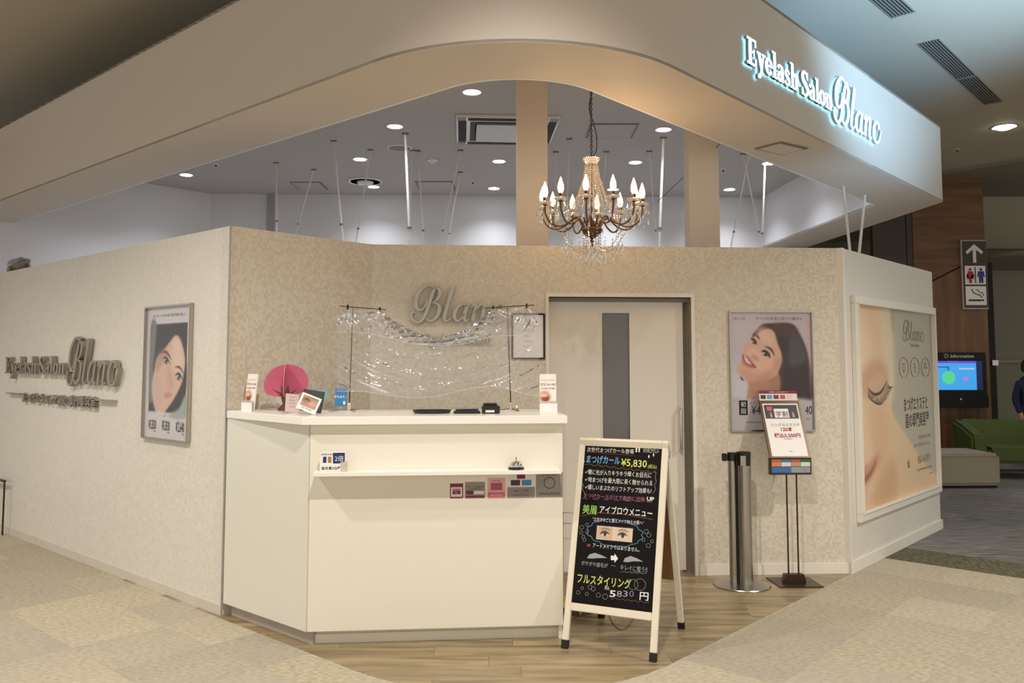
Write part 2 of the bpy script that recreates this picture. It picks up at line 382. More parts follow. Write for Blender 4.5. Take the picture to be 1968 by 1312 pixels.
# ---- front wall with door opening
MF = frame(OF, ANGC); FL = 3.43
DX0, DX1, DZ = 1.262, 2.296, 1.972       # opening inside the casing
wf = obj('wall_front', MB().prism([(0, 0), (DX0, 0), (DX0, DZ), (DX1, DZ), (DX1, 0), (FL, 0), (FL, HW), (0, HW)], 0, .12, 'y'), M_WALL, M=MF)
tag(wf, 'beige mosaic front partition holding the white sliding door', kind='structure')
bf = obj('baseboard_front', MB().box(2.33, FL+.012, -.012, 0, 0, .075), M_TRIM, M=MF); tag(bf, 'cream baseboard to the right of the sliding door', kind='structure')
bf2 = obj('baseboard_front', MB().box(.02, 1.22, -.012, 0, 0, .075), M_TRIM, M=MF); tag(bf2, 'cream baseboard behind the reception counter', kind='structure')
# door
dr = thing('door_1', 'white sliding entrance door with a narrow grey glass strip', None, MF, kind='structure')
obj('door_frame', MB().prism([(DX0-.022, 0), (DX0, 0), (DX0, DZ), (DX1, DZ), (DX1, 0), (DX1+.024, 0), (DX1+.024, DZ+.028), (DX0-.022, DZ+.028)], -.012, .13, 'y'), M_TRIM, dr)
gx0, gx1 = 1.66, 1.86; gz1, gz0 = 1.862, .35; PX0, PX1, PY = DX0+.005, DX1-.04, .085
obj('door_leaf', MB().box(PX0, gx0, PY, PY+.035, .02, DZ-.03).box(gx1, PX1, PY, PY+.035, .02, DZ-.03).box(gx0, gx1, PY, PY+.035, gz1, DZ-.03).box(gx0, gx1, PY, PY+.035, .02, gz0), mat('door_white', '#e2dbcf', .38), dr)
obj('glass_pane', MB().box(gx0, gx1, PY+.012, PY+.02, gz0, gz1), mat('smoked_glass', '#6c6a69', .12, spec=.6), dr)
obj('glazing_bead', MB().box(gx0-.008, gx0, PY-.004, PY+.01, gz0, gz1+.008).box(gx1, gx1+.008, PY-.004, PY+.01, gz0, gz1+.008).box(gx0, gx1, PY-.004, PY+.01, gz1, gz1+.008), M_TRIM, dr)
obj('door_track', MB().box(DX0, DX1, PY-.02, PY+.05, DZ-.03, DZ), mat('track_grey', '#8d8378', .5), dr)
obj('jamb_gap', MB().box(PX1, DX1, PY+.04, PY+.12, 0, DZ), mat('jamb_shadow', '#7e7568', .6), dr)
hx, hz1 = loc(MF, 1308, 785, PY-.04); _, hz0 = loc(MF, 1308, 866, PY-.04)
dh = obj('door_handle', MB().tube([(hx, PY, hz1), (hx, PY-.045, hz1-.01), (hx, PY-.045, hz0+.01), (hx, PY, hz0)], .011, 10), M_CHROME, dr, smooth=True)
# ---- right wall
BR = OF+(Rz(math.radians(ANGC)) @ Vector((FL, 0, 0))); MR = frame(BR, ANGR); RLEN = 2.21
wr = obj('wall_right', MB().box(0, RLEN, 0, .12, 0, HW), M_WALLP, M=MR); tag(wr, 'pale partition panel carrying the large framed lash picture', kind='structure')
ce = obj('trim_1', MB().box(-.03, .012, -.012, .1, .0, HW), M_TRIM, M=MR); tag(ce, 'white corner strip where the front partition meets the picture panel', kind='structure')
br = obj('baseboard_right', MB().box(-.03, RLEN+.012, -.016, 0, 0, .08), M_TRIM, M=MR); tag(br, 'white baseboard under the large framed lash picture', kind='structure')
wb = obj('wall_back_right', MB().box(0, .1, 0, 3.0, 0, HW), M_PAINT, M=frame(BR+RD*RLEN, ANGC) @ Matrix.Translation((-.1, .05, 0))); tag(wb, 'rear return of the picture panel', kind='structure')
# ------------------------------------------------------------------ fascia and soffit ring
k = (HS-1.5)/1.45
FO = Vector((.104, 3.318, 0))*k                      # outer virtual corner
fr0, fl0 = rlp(FO)
WS = .545; RO = 1.10
def arcpts(off, n=20):
    c = FO+(RD+LD)*RO; rr = RO-off
    return [c-RD*rr*math.cos(t)-LD*rr*math.sin(t) for t in np.linspace(0, PI/2, n)]
CB = Vector((-math.sin(math.radians(3.4)), math.cos(math.radians(3.4)), 0))    # away from front wall
PRo = Vector((3.896, 7.571, 0))*k; PRi = Vector((3.335, 7.723, 0))*k
Lend = 12.0
outer = [rl(fr0, Lend)]+arcpts(0)+[PRo]; inner = [rl(fr0+WS, Lend)]+arcpts(WS)+[PRi]
fas = thing('trim_2', 'white curved bulkhead ring over the salon front with the lit lettering', None, Matrix.Identity(4), kind='structure')
def strip(a, t, z0, z1):
    m_ = MB(); N_ = len(a); b_ = []
    for i, p in enumerate(a):
        d = (a[min(i+1, N_-1)]-a[max(i-1, 0)]).normalized(); b_.append(p+Vector((-d.y, d.x, 0))*t)
    vs = [(*p[:2], z) for p in a for z in (z0, z1)]+[(*p[:2], z) for p in b_ for z in (z0, z1)]; o_ = 2*N_; fs = []
    for i in range(N_-1):
        fs += [(2*i, 2*i+2, 2*i+3, 2*i+1), (o_+2*i, o_+2*i+1, o_+2*i+3, o_+2*i+2), (2*i, o_+2*i, o_+2*i+2, 2*i+2), (2*i+1, 2*i+3, o_+2*i+3, o_+2*i+1)]
    fs += [(0, 1, o_+1, o_), (2*N_-2, o_+2*N_-2, o_+2*N_-1, 2*N_-1)]
    return m_.add(vs, fs)
PRo2 = PRo+CB*3.6; PRi2 = PRi+CB*3.3
obj('bulkhead_face', strip(outer+[PRo2], .02, HS, HF), M_PAINT, fas, smooth=True)
obj('bulkhead_inner_face', strip(inner+[PRi2], -.02, HS, HI+.02), M_PAINT2, fas, smooth=True)
# soffit (underside) as quads
ms = MB(); oo = outer+[PRo2]; ii = inner+[PRi2]
for i in range(len(oo)):
    ms.v += [(oo[i].x, oo[i].y, HS+.0015), (ii[i].x, ii[i].y, HS+.0015), (ii[i].x, ii[i].y, HS+.018), (oo[i].x, oo[i].y, HS+.018)]
    if i: ms.f += [(4*i-4+k, 4*i-4+(k+1) % 4, 4*i+(k+1) % 4, 4*i+k) for k in range(4)]
ms.f += [(0, 1, 2, 3), tuple(len(ms.v)-4+k for k in range(4))]
obj('bulkhead_soffit', ms, M_PAINT, fas)
roofp = [(p.x, p.y) for p in oo]+[(-12.0, 11.5)]
obj('bulkhead_roof', MB().prism(roofp, HF-.02, HF, 'z'), mat('roof_board', '#6e675e', .9), fas)
cs = obj('ceiling', MB().prism([(p.x, p.y) for p in ii]+[(-12, 11.5)], HI, HI+.02, 'z'), M_CEIL2); tag(cs, 'grey ceiling inside the salon dotted with downlights', kind='structure')
cm = obj('ceiling', MB().box(-14, 16, -6, 22, HC, HC+.1), M_CEIL); tag(cm, 'high taupe mall ceiling above the bulkhead', kind='structure')
# interior walls
pb0, pb1 = atz(530, 373, HI), atz(1464, 379, HI)
bwdir = (pb1-pb0).normalized()
MBk = frame((pb0.x, pb0.y, 0), math.degrees(math.atan2(bwdir.y, bwdir.x)))
wbk = obj('wall_back', MB().box(-3.4, (pb1-pb0).length+.3, 0, .1, 0, HI), M_PAINT2, M=MBk); tag(wbk, 'white rear wall inside the salon', kind='structure')
psl = atz(396, 370.5, HI); wsl = obj('wall_inner_left', MB().box(-4.5, .3, 0, .1, 0, HI), M_PAINT2, M=frame((psl.x, psl.y, 0), ANGR)); tag(wsl, 'white inner wall closing the salon beyond the side partition', kind='structure')
sx, sz = loc(MBk, 520, 373, -.01); tr = obj('trim_3', MB().box(sx-.04, sx+.05, -.03, 0, 0, HI), mat('wall_joint_grey', '#a5a3a6', .6), M=MBk); tag(tr, 'grey vertical joint strip on the rear wall', kind='structure')
# columns behind the front wall
for nm, x0, x1, Y, lab in (('trim_4', 993, 1053, 6.26, 'square white column left of the chandelier'), ('trim_5', 1326, 1384.5, 6.36, 'square white column right of the chandelier')):
    a, b = atY(x0, 480, Y), atY(x1, 480, Y)
    c_ = obj(nm, MB().box(0, b.x-a.x, 0, .17, HW-.4, HI), M_PAINT, M=frame((a.x, Y, 0), 1.0)); tag(c_, lab, kind='structure')
# ------------------------------------------------------------------ shop ceiling fittings
def emis(name, col, st):
    m = bpy.data.materials.new(name); m.use_nodes = True; nt = m.node_tree; b = nt.nodes['Principled BSDF']
    b.inputs['Base Color'].default_value = hexc(col); b.inputs['Emission Color'].default_value = hexc(col); b.inputs['Emission Strength'].default_value = st; return m
M_DL = emis('downlight_glow', '#ffffff', 14)
M_RING = mat('downlight_ring', '#e8e8e8', .5)
DLS = [((907, 177), 'above the air conditioner'), ((759, 243), 'above the round ceiling speaker'), ((692, 306), 'just above the round air diffuser'), ((718, 359), 'just below the round air diffuser'),
       ((358, 336), 'alone in the far corner over the side partition'), ((959, 310), 'below the air conditioner by the white column'), ((949, 362), 'low by the rear wall beside the white column'),
       ((1275, 249), 'above the tall rod next to the second white column'), ((1221, 312), 'between chandelier and second white column'), ((1178, 364), 'low behind the chandelier candles'),
       ((1402, 364), 'low between second white column and rods'), ((1478, 314), 'at the bulkhead edge beyond the second white column')]
proto = None
for (q, lab) in DLS:
    p = atz(*q, HI-.004)
    if proto is None:
        t = thing('downlight', '', 'light', p, 'downlights in the salon ceiling')
        obj('trim_ring', MB().lathe([(.062, 0), (.078, -.004), (.08, .003)], n=24), M_RING, t)
        obj('lamp_disc', MB().lathe([(.0, -.006), (.06, -.005), (.062, .001)], n=24), M_DL, t); proto = t
    else: t = copy_tree(proto, p)
    t['label'] = 'round white recessed downlight '+lab
    lamp('SPOT', (p.x, p.y, HI-.03), 30, (.93, .95, 1.0), .05, (p.x, p.y, 0), 125, 1, name='downlight_lamp')
for x, y in ((-3.2, 8.6), (2.9, 7.9), (2.2, 9.9), (-.9, 9.9), (-4.2, 9.2)):
    lamp('SPOT', (x, y, HI-.03), 30, (.88, .9, 1.0), .05, (x, y, 0), 125, 1, name='downlight_lamp')
def rot_frame(p, deg): return frame(p, deg)
# ceiling cassette
a, b_, c, d = atz(868, 216, HI), atz(1078, 222, HI), atz(1060, 275, HI), atz(880, 272, HI)
ctr = (a+b_+c+d)/4; ac = thing('ceiling_air_conditioner', 'large square white air conditioner cassette with black slots in the salon ceiling', 'air conditioner', frame((ctr.x, ctr.y, HI), 3.4))
w = .47
obj('cassette_panel', MB().box(-w, w, -w, w, -.03, 0), M_RING, ac, bevel=.006)
for s_ in (0, 1, 2, 3):
    R_ = Rz(s_*PI/2)
    obj('louver', MB().box(-.36, .36, .375, .45, -.034, -.0305, R_), M_BLK, ac)
    obj('corner_cap', MB().box(.38, .46, .38, .46, -.036, -.0305, R_), mat('cap_grey', '#8f8b88', .5), ac)
obj('grille_recess', MB().box(-.34, .34, -.34, .34, -.032, -.0305), mat('ac_recess', '#4c4845', .7), ac)
obj('grille', MB().box(-.29, .29, -.3, .28, -.05, -.033), mat('ac_grille', '#c9ccce', .5), ac, bevel=.01)
# round diffuser, speaker, detector
p = atz(702, 347, HI); t = thing('air_diffuser', 'round ringed air diffuser on the salon ceiling', 'vent', p)
obj('outer_ring', MB().lathe([(.21, -.002), (.205, -.02), (.188, -.02), (.183, 0)]), M_RING, t, smooth=True)
obj('dark_ring', MB().lathe([(.182, -.014), (.1, -.014), (.1, 0), (.182, 0)]), M_BLK, t)
obj('cone', MB().lathe([(0, -.045), (.05, -.045), (.06, -.03), (.08, -.045), (.10, -.03), (.10, -.015)]), M_RING, t, smooth=True)
p = atz(768, 284, HI); t = thing('ceiling_speaker', 'flat round grey speaker grille on the salon ceiling', 'speaker', p)
obj('speaker_rim', MB().lathe([(.13, 0), (.125, -.008), (.115, -.008), (.115, 0)]), M_RING, t); obj('speaker_mesh', MB().lathe([(0, -.006), (.114, -.006), (.114, 0)]), mat('mesh_grey', '#8a8684', .7), t)
p = atz(831, 307, HI); t = thing('smoke_detector', 'small round smoke detector between speaker and air conditioner', 'detector', p)
obj('detector_base', MB().lathe([(.055, 0), (.055, -.012), (.045, -.016), (0, -.016)]), M_RING, t); obj('detector_head', MB().lathe([(.025, -.016), (.02, -.04), (0, -.04)]), M_RING, t, smooth=True)
for q, lab, z in (((415, 315), 'tiny dark sprinkler head near the corner downlight', HI), ((909, 349), 'tiny dark sprinkler head beside the rear wall downlights', HI), ((1390, 325), 'tiny dark sprinkler head beside the second white column', HI), ((1840, 287), 'tiny dark sprinkler head on the mall ceiling', HC)):
    p = atz(*q, z); t = thing('sprinkler_head', lab, 'sprinkler', p)
    obj('escutcheon', MB().lathe([(.03, 0), (.026, -.006), (0, -.006)], n=12), M_RING, t); obj('nozzle', MB().lathe([(.01, -.006), (.008, -.022), (.016, -.024), (.016, -.028), (0, -.028)], n=10), M_BRONZE, t)
# access hatches
M_GAP = mat('hatch_gap', '#7b7671', .7)
def hatch(pts, z, lab, m):
    P = [atz(x, y, z) for x, y in pts]; c = sum(P, Vector())/4; u = (P[1]-P[0]); a_ = math.degrees(math.atan2(u.y, u.x))
    sx = ((P[1]-P[0]).length+(P[2]-P[3]).length)/4; sy = ((P[3]-P[0]).length+(P[2]-P[1]).length)/4
    t = thing('access_hatch', lab, 'hatch', frame((c.x, c.y, z), a_))
    obj('hatch_frame', MB().prism([(-sx, -sy), (sx, -sy), (sx, sy), (-sx, sy)], -.006, -.001, 'z'), M_GAP, t)
    g = .022; obj('hatch_door', MB().box(-sx+g, sx-g, -sy+g, sy-g, -.010, -.0055), m, t)
hatch([(553, 349), (612, 349), (635, 364), (577, 364)], HI, 'square ceiling access hatch left of the round air diffuser', M_CEIL2)
hatch([(797, 348), (871, 348), (876, 365), (806, 365)], HI, 'square ceiling access hatch behind the hanging rods', M_CEIL2)
hatch([(1140, 237), (1230, 237), (1213, 265), (1120, 265)], HI, 'square ceiling access hatch behind the chandelier chain', M_CEIL2)
hatch([(1500, 272), (1555, 285), (1500, 296), (1450, 285)], HS, 'square access hatch in the bulkhead underside', M_PAINT)
# suspension rods: foot on the partitions behind, head on the ceiling
RODS = [((531, 312), (532, 445), 'second plain vertical rod by the rear wall joint', .008), ((603, 325), (568, 449), 'rod leaning away behind the side partition corner', .006), ((641, 270), (659, 460), 'rod leaning between corner hatch and diffuser', .009), ((712, 287), (684, 466), 'rod crossing in front of the round air diffuser', .006),
        ((779, 256), (788, 470), 'bright thick rod beside the round speaker', .011), ((792, 288), (786, 470), 'thin rod just behind the bright thick one', .006), ((803, 289), (815, 470), 'rod leaning outward next to the bright thick one', .007), ((885, 288), (845, 470), 'upper of the two rods leaning below the air conditioner', .006),
        ((885, 330), (860, 470), 'lower of the two rods leaning below the air conditioner', .005), ((1094, 266), (1088, 470), 'rod beside the first column behind the candles', .006), ((1068, 291), (1070, 400), 'short thin rod hugging the first column', .004),
        ((1165, 291), (1150, 470), 'thin rod rising behind the chandelier crown', .005), ((1248, 290), (1262, 470), 'thin rod to the right of the chandelier candles', .005), ((1275, 264), (1267, 470), 'bright thick rod under the downlight by the second column', .011),
        ((1428, 295), (1464, 472), 'first of the crossed pair beyond the second column', .006), ((1440, 295), (1405, 472), 'second of the crossed pair beyond the second column', .006), ((1470, 316), (1464, 472), 'bright rod beside the crossed pair', .009)]
for h_, f_, lab, r_ in RODS:
    p = atz(*h_, HI); q = atY(f_[0], f_[1], p.y+.02); q2 = p+(q-p)*1.12
    t = thing('suspension_rod', 'white '+lab, 'rod', p, 'steadying rods between ceiling and partitions')
    obj('rod_tube', MB().tube([(0, 0, -.005), tuple(q2-p)], r_*1.2, 8), M_ROD, t, smooth=True)
    obj('ceiling_bracket', MB().box(-.03, .03, -.012, .012, -.012, 0), mat('bracket_grey', '#77726d', .5), t)
    obj('clamp', MB().tube([tuple((q-p)*.84), tuple((q-p)*.86)], r_*1.9, 8), mat('bracket_grey', '#77726d'), t)
for (h_, f_, lab) in (((1622, 372), (1634, 478), 'first white rod standing on the picture panel'), ((1661, 388), (1650, 484), 'second white rod standing on the picture panel')):
    lx, lz = loc(MR, f_[0], f_[1], .06); b0 = MR @ Vector((lx, .06, HW-.02)); tp = atY(h_[0], h_[1], b0.y+.25)
    t = thing('suspension_rod', lab+' near its corner', 'rod', b0, 'steadying rods between ceiling and partitions')
    e = (tp-b0); e = e*((HI-b0.z)/e.z) if False else e*1.12
    obj('rod_tube', MB().tube([(0, 0, 0), tuple(e)], .011, 8), M_ROD, t, smooth=True); obj('foot_bracket', MB().box(-.02, .02, -.02, .02, .02, .03), M_ROD, t)
# wire from the second column to the first
t0 = atY(1383, 277, 6.3); t1 = atY(1280, 372, 7.4)
t = obj('stay_wire', MB().tube([t0, t1, t1+(t1-t0)*.2], .0025, 5), M_BRONZE); tag(t, 'thin dark stay wire slanting across the second white column', 'wire')
# ------------------------------------------------------------------ mall ceiling vents and light
M_VENTD = mat('vent_dark', '#1b1815', .8); M_VENTF = mat('vent_frame', '#8b857b', .6)
def vent(pts, lab, mid=True, ns=7):
    P = [atz(x, y, HC) for x, y in pts]; a0 = P[0]; u = P[1]-P[0]; ln = u.length; wd = (P[3]-P[0]).length
    t = thing('linear_vent', lab, 'vent', frame((a0.x, a0.y, HC), math.degrees(math.atan2(u.y, u.x))), 'slotted vents in the mall ceiling')
    s_ = 1 if (Vector((-u.y, u.x, 0)).dot(P[3]-P[0]) > 0) else -1
    obj('vent_tray', MB().box(0, ln, min(0, s_*wd), max(0, s_*wd), -.004, 0), M_VENTD, t)
    for i in range(ns+1):
        y = s_*wd*i/ns; obj('slat', MB().box(-.01, ln+.01, y-.0045, y+.0045, -.012, -.0035), M_VENTF, t)
    if mid: obj('crossbar', MB().box(ln*.52, ln*.52+.03, min(0, s_*wd), max(0, s_*wd), -.016, -.0045), M_VENTF, t)
vent([(1765, 84), (1893, 200), (1922, 192), (1805, 75)], 'long slotted black vent on the mall ceiling beside the lit lettering')
vent([(1640, -30), (1714, 33), (1757, 22), (1690, -38)], 'slotted black vent at the blue lit end of the mall ceiling', False)
p = atz(1930, 244, HC-.004); t = thing('mall_downlight', 'large bright downlight on the mall ceiling beyond the bulkhead corner', 'light', p)
obj('trim_ring', MB().lathe([(.11, 0), (.135, -.005), (.137, .004)]), M_RING, t); obj('lamp_disc', MB().lathe([(0, -.03), (.07, -.026), (.108, -.004)]), emis('mall_lamp', '#fff4e0', 16), t, smooth=True)
# ------------------------------------------------------------------ lettering from strokes
def glyph_mesh(strokes, depth, n=7, sw=1.0):
    mb = MB()
    for st in strokes:
        if st[0] == 'bar':
            _, x0, y0, x1, y1 = st; e_ = (sw-1)*.03; mb.box(x0-e_, x1+e_, -depth, 0, y0-e_*.4, y1+e_*.4); continue
        if st[0] == 'poly': mb.prism(st[1], -depth, 0, 'y'); continue
        pts = st; Q = cr([(p[0], p[1], p[2]) for p in pts], n); m_ = len(Q); vs = []
        for i, p in enumerate(Q):
            a = Q[max(i-1, 0)]; b = Q[min(i+1, m_-1)]; d = Vector((b.x-a.x, b.y-a.y)); d.normalize(); w_ = max(p.z*sw, .004)/2
            nx, ny = -d.y*w_, d.x*w_
            vs += [(p.x+nx, -depth, p.y+ny), (p.x-nx, -depth, p.y-ny), (p.x-nx, 0, p.y-ny), (p.x+nx, 0, p.y+ny)]
        fs = [(4*i+k_, 4*i+(k_+1) % 4, 4*i+4+(k_+1) % 4, 4*i+4+k_) for i in range(m_-1) for k_ in range(4)]+[(0, 1, 2, 3), tuple(4*m_-4+k_ for k_ in range(4))]
        mb.add(vs, fs)
    return mb
T_ = .075; K = .12
def oval(cx, cy, rx, ry, w=K, a0=0, a1=360, wm=.5, n=12):
    out = []
    for i in range(n+1):
        t = math.radians(a0+(a1-a0)*i/n); out.append((cx+rx*math.cos(t), cy+ry*math.sin(t), w*(wm+(1-wm)*abs(math.cos(t)))))
    return out
G = {   # condensed slab serif, x-height .48, cap .74 ; value (advance, strokes)
 'E': (.50, [('bar', .08, 0, .21, .74), ('bar', .0, 0, .46, .06), ('bar', .0, .68, .44, .74), ('bar', .2, .345, .34, .395), ('bar', .32, .28, .355, .46), ('bar', .40, .06, .46, .22), ('bar', .39, .54, .44, .68)]),
 'y': (.42, [[(.09, .46, .11), (.16, .25, .12), (.22, .03, .1)], [(.34, .46, .06), (.26, .2, .06), (.19, -.06, .07), (.12, -.19, .08), (.03, -.19, .09)], ('bar', 0, .43, .19, .48), ('bar', .26, .43, .42, .48)]),
 'e': (.38, [oval(.19, .24, .135, .21, .11, 0, 330), ('bar', .1, .23, .36, .275)]),
 'l': (.25, [('bar', .06, 0, .18, .76), ('bar', 0, 0, .24, .05), ('bar', 0, .71, .1, .76)]),
 'a': (.42, [[(.05, .36, .1), (.1, .44, .06), (.19, .455, .06), (.28, .38, .12), (.285, .2, .12), (.285, .08, .12), (.33, .03, .06), (.4, .05, .03)], [(.27, .27, .05), (.13, .23, .08), (.07, .13, .11), (.12, .03, .07), (.2, .03, .05), (.28, .1, .04)]]),
 's': (.34, [[(.28, .36, .07), (.2, .45, .06), (.1, .42, .08), (.07, .34, .1), (.14, .26, .11), (.24, .18, .11), (.26, .09, .09), (.18, .02, .06), (.08, .04, .06), (.04, .13, .06)]]),
 'h': (.46, [('bar', .06, 0, .18, .76), ('bar', 0, .71, .1, .76), ('bar', 0, 0, .22, .05), [(.16, .36, .05), (.24, .44, .06), (.32, .42, .1), (.345, .3, .12), (.345, 0.02, .12)], ('bar', .25, 0, .44, .05)]),
 'S': (.46, [[(.37, .56, .07), (.3, .7, .06), (.18, .72, .07), (.08, .62, .11), (.1, .48, .13), (.24, .36, .14), (.36, .24, .13), (.36, .11, .1), (.25, .02, .06), (.12, .04, .06), (.05, .18, .07)], ('bar', .02, 0, .07, .22), ('bar', .35, .52, .4, .74)]),
 'o': (.40, [oval(.19, .24, .135, .21, .12, 0, 360, .4)]),
 'n': (.46, [('bar', .06, 0, .18, .47), ('bar', 0, .42, .1, .47), ('bar', 0, 0, .22, .05), [(.16, .36, .05), (.24, .44, .06), (.32, .42, .1), (.345, .3, .12), (.345, 0.02, .12)], ('bar', .25, 0, .44, .05)]),
 ' ': (.2, []),
 # flowing script, cap height 1.25
 'sB': (.80, [[(.74, 1.2, .03), (.66, 1.12, .06), (.58, .95, .09), (.50, .65, .1), (.42, .35, .1), (.33, .1, .08), (.2, -.04, .07), (.06, -.01, .07), (-.02, .12, .07), (.0, .27, .06), (.08, .3, .04)],
              [(.66, 1.13, .04), (.5, 1.22, .06), (.34, 1.16, .08), (.16, .92, .1), (.1, .62, .11), (.14, .42, .09), (.26, .38, .06), (.36, .48, .05), (.42, .66, .04), (.44, .82, .03)],
              [(.6, 1.13, .04), (.74, 1.1, .07), (.79, .96, .1), (.74, .78, .08), (.64, .66, .05), (.56, .62, .04)],
              [(.58, .62, .04), (.72, .58, .07), (.78, .42, .1), (.72, .18, .09), (.58, .02, .07), (.46, .02, .06), (.42, .1, .05)]]),
 'sl': (.34, [[(.36, 1.18, .1), (.28, .85, .1), (.18, .45, .1), (.12, .15, .1), (.14, .02, .06), (.24, .03, .04), (.32, .12, .03)]]),
 'sa': (.50, [[(.42, .5, .06), (.34, .58, .06), (.22, .54, .08), (.1, .38, .1), (.06, .16, .1), (.12, .02, .07), (.22, .04, .05), (.34, .24, .05)], [(.44, .58, .1), (.38, .35, .1), (.34, .12, .1), (.38, .01, .06), (.48, .06, .04)]]),
 'sn': (.56, [[(.06, .46, .04), (.13, .57, .06), (.18, .52, .09), (.13, .25, .1), (.08, 0, .1)], [(.12, .25, .04), (.26, .5, .05), (.38, .58, .08), (.42, .48, .1), (.37, .22, .1), (.35, .06, .09), (.4, 0, .06), (.5, .06, .04)]]),
 'sc': (.50, [[(.4, .42, .1), (.4, .54, .07), (.3, .59, .06), (.18, .52, .09), (.08, .32, .11), (.08, .12, .1), (.16, .0, .07), (.3, .0, .06), (.42, .1, .05), (.52, .3, .04), (.56, .42, .03)]]),
}
def write(parent, keys, x, z, s, depth, m, sx=1, side=None, back=0, name='letter', shear=0, glow=None, sw=1.0):
    for kx in keys:
        adv, st = G[kx]
        if st:
            g = glyph_mesh(st, depth, sw=sw); g.v = [((v[0]+v[2]*shear)*s*sx, v[1]-back, v[2]*s) for v in g.v]
            o = obj(name, g, m, parent, Matrix.Translation((x, 0, z)))
            if side:
                o.data.materials.append(side)
                for p_ in o.data.polygons:
                    if abs(p_.normal.y) < .5: p_.material_index = 1
                if glow:
                    o.data.materials.append(glow)
                    for p_ in o.data.polygons:
                        if abs(p_.normal.y) > .5 and p_.center.y > -back-depth*.5: p_.material_index = 2
        x += adv*s*sx
    return x
ES = ['E', 'y', 'e', 'l', 'a', 's', 'h', ' ', 'S', 'a', 'l', 'o', 'n']; BL = ['sB', 'sl', 'sa', 'sn', 'sc']
# lit sign on the bulkhead face
MS = frame(PRo-RD*3.4, ANGR)
t = thing('lit_lettering', 'glowing white serif and script lettering on the bulkhead face', 'sign', MS)
M_SIGN = emis('sign_face', '#eefbff', 2.2); M_SIGNS = mat('sign_return', '#9fb0b4', .4, .5)
E0 = loc(MS, 1436, 120, -.04); E1 = loc(MS, 1599, 206, -.04); B0 = loc(MS, 1604, 228, -.04); B1 = loc(MS, 1692, 272, -.04); ET = loc(MS, 1434, 68, -.04); BB = loc(MS, 1626, 243, -.04); BT_ = loc(MS, 1618, 151, -.04)
wE = sum(G[g_][0] for g_ in ES); wB = sum(G[g_][0] for g_ in BL)
sE = (ET[1]-E0[1])/.74; fE = (E1[0]-E0[0])/(wE*sE); sB = (BT_[1]-BB[1])/1.26
M_HALO = emis('sign_halo', '#8fdcff', 2.0)
write(t, ES, E0[0], E0[1], sE, .02, M_SIGN, fE, M_SIGNS, .022, glow=M_HALO, sw=1.3)
write(t, BL, B0[0], BB[1]+.04*sB, sB, .02, M_SIGN, (B1[0]-B0[0])/(wB*sB), M_SIGNS, .022, glow=M_HALO, sw=1.25)
# dark lettering on the side partition
t = thing('dark_lettering', 'grey metal serif and script lettering with a bar line under it on the side partition', 'sign', ML)
M_LET = mat('aged_silver_letters', '#a39c90', .38, .6)
E0 = loc(ML, 9, 717, -.045); E1 = loc(ML, 123, 718, -.045); ET = loc(ML, 10, 686, -.045); B0 = loc(ML, 128, 736, -.045); B1 = loc(ML, 223, 740, -.045); BT = loc(ML, 152, 650, -.045)
sE = (ET[1]-E0[1])/.74; write(t, ES, E0[0], E0[1], sE, .035, M_LET, (E1[0]-E0[0])/(wE*sE), None, .01)
sB = (BT[1]-B0[1])/1.2; write(t, BL, B0[0], B0[1], sB, .035, M_LET, (B1[0]-B0[0])/(wB*sB), None, .01)
J0 = loc(ML, 40, 770, -.04); J1 = loc(ML, 181, 775, -.04); JT = loc(ML, 40, 748)
me = textmesh('まつげエクステと眉の専門美容室', 1, 'LEFT', extrude=.1, bold=.012); xs = [v.co.x for v in me.vertices]; wj = max(xs)-min(xs)
for v in me.vertices: v.co = Vector(((v.co.x-min(xs))*(J1[0]-J0[0])/wj, v.co.y*.12-.02, v.co.z*(J1[0]-J0[0])/wj*.9))
me.materials.append(M_LET); o = bpy.data.objects.new('japanese_lettering', me); COL.objects.link(o); o.parent = t; o.location = (J0[0], 0, J0[1]-.005)
for xa, xb, y_ in ((11, 38, 755), (184, 216, 768)):
    a, b_ = loc(ML, xa, y_, -.04), loc(ML, xb, y_, -.04); obj('bar_line', MB().box(a[0], b_[0], -.04, -.008, a[1]-.006, a[1]+.004), M_LET, t)
# silver script on the front wall
t = thing('script_lettering', 'silver script lettering with small serif line behind the plastic sheet', 'sign', MF)
M_LET2 = mat('silver_letters', '#b5b0a2', .35, .6)
B0 = loc(MF, 787, 617); B1 = loc(MF, 968, 617); BT = loc(MF, 850, 550)
sB = (BT[1]-B0[1])/1.2; write(t, BL, B0[0]+.02, B0[1], sB, .03, M_LET2, (B1[0]-B0[0])/(wB*sB), None, .012)
E0 = loc(MF, 815, 660); E1 = loc(MF, 945, 660); sE = .09; write(t, ES, E0[0], E0[1], sE, .02, M_LET2, (E1[0]-E0[0])/(wE*sE), None, .01)
# ------------------------------------------------------------------ reception counter
K1 = AL+Vector((.645, -.560, 0))                     # front corner on the floor plan
CA = 5.0; MC = frame((K1.x+.0, K1.y, 0), CA)         # counter front frame
kx = loc(MC, 596, 1203, 0); CW = loc(MC, 1081, 850, 0)[0]
CZ = 1.213; uC = Vector((math.cos(math.radians(CA)), math.sin(math.radians(CA)), 0))
K2 = K1+uC*CW
ct = thing('reception_counter', 'white laminate reception counter with a narrow front shelf', 'counter', MC)
Il = MC.inverted()
def lc(p): q = Il @ p; return (q.x, q.y)
A_ = AL+Vector((.012, -.008, 0)); LDn = (A_-K1).normalized()
def off(poly_p, d): return poly_p
backL = AL+RD*.62; backR = K2+Vector((-.03, .62, 0))
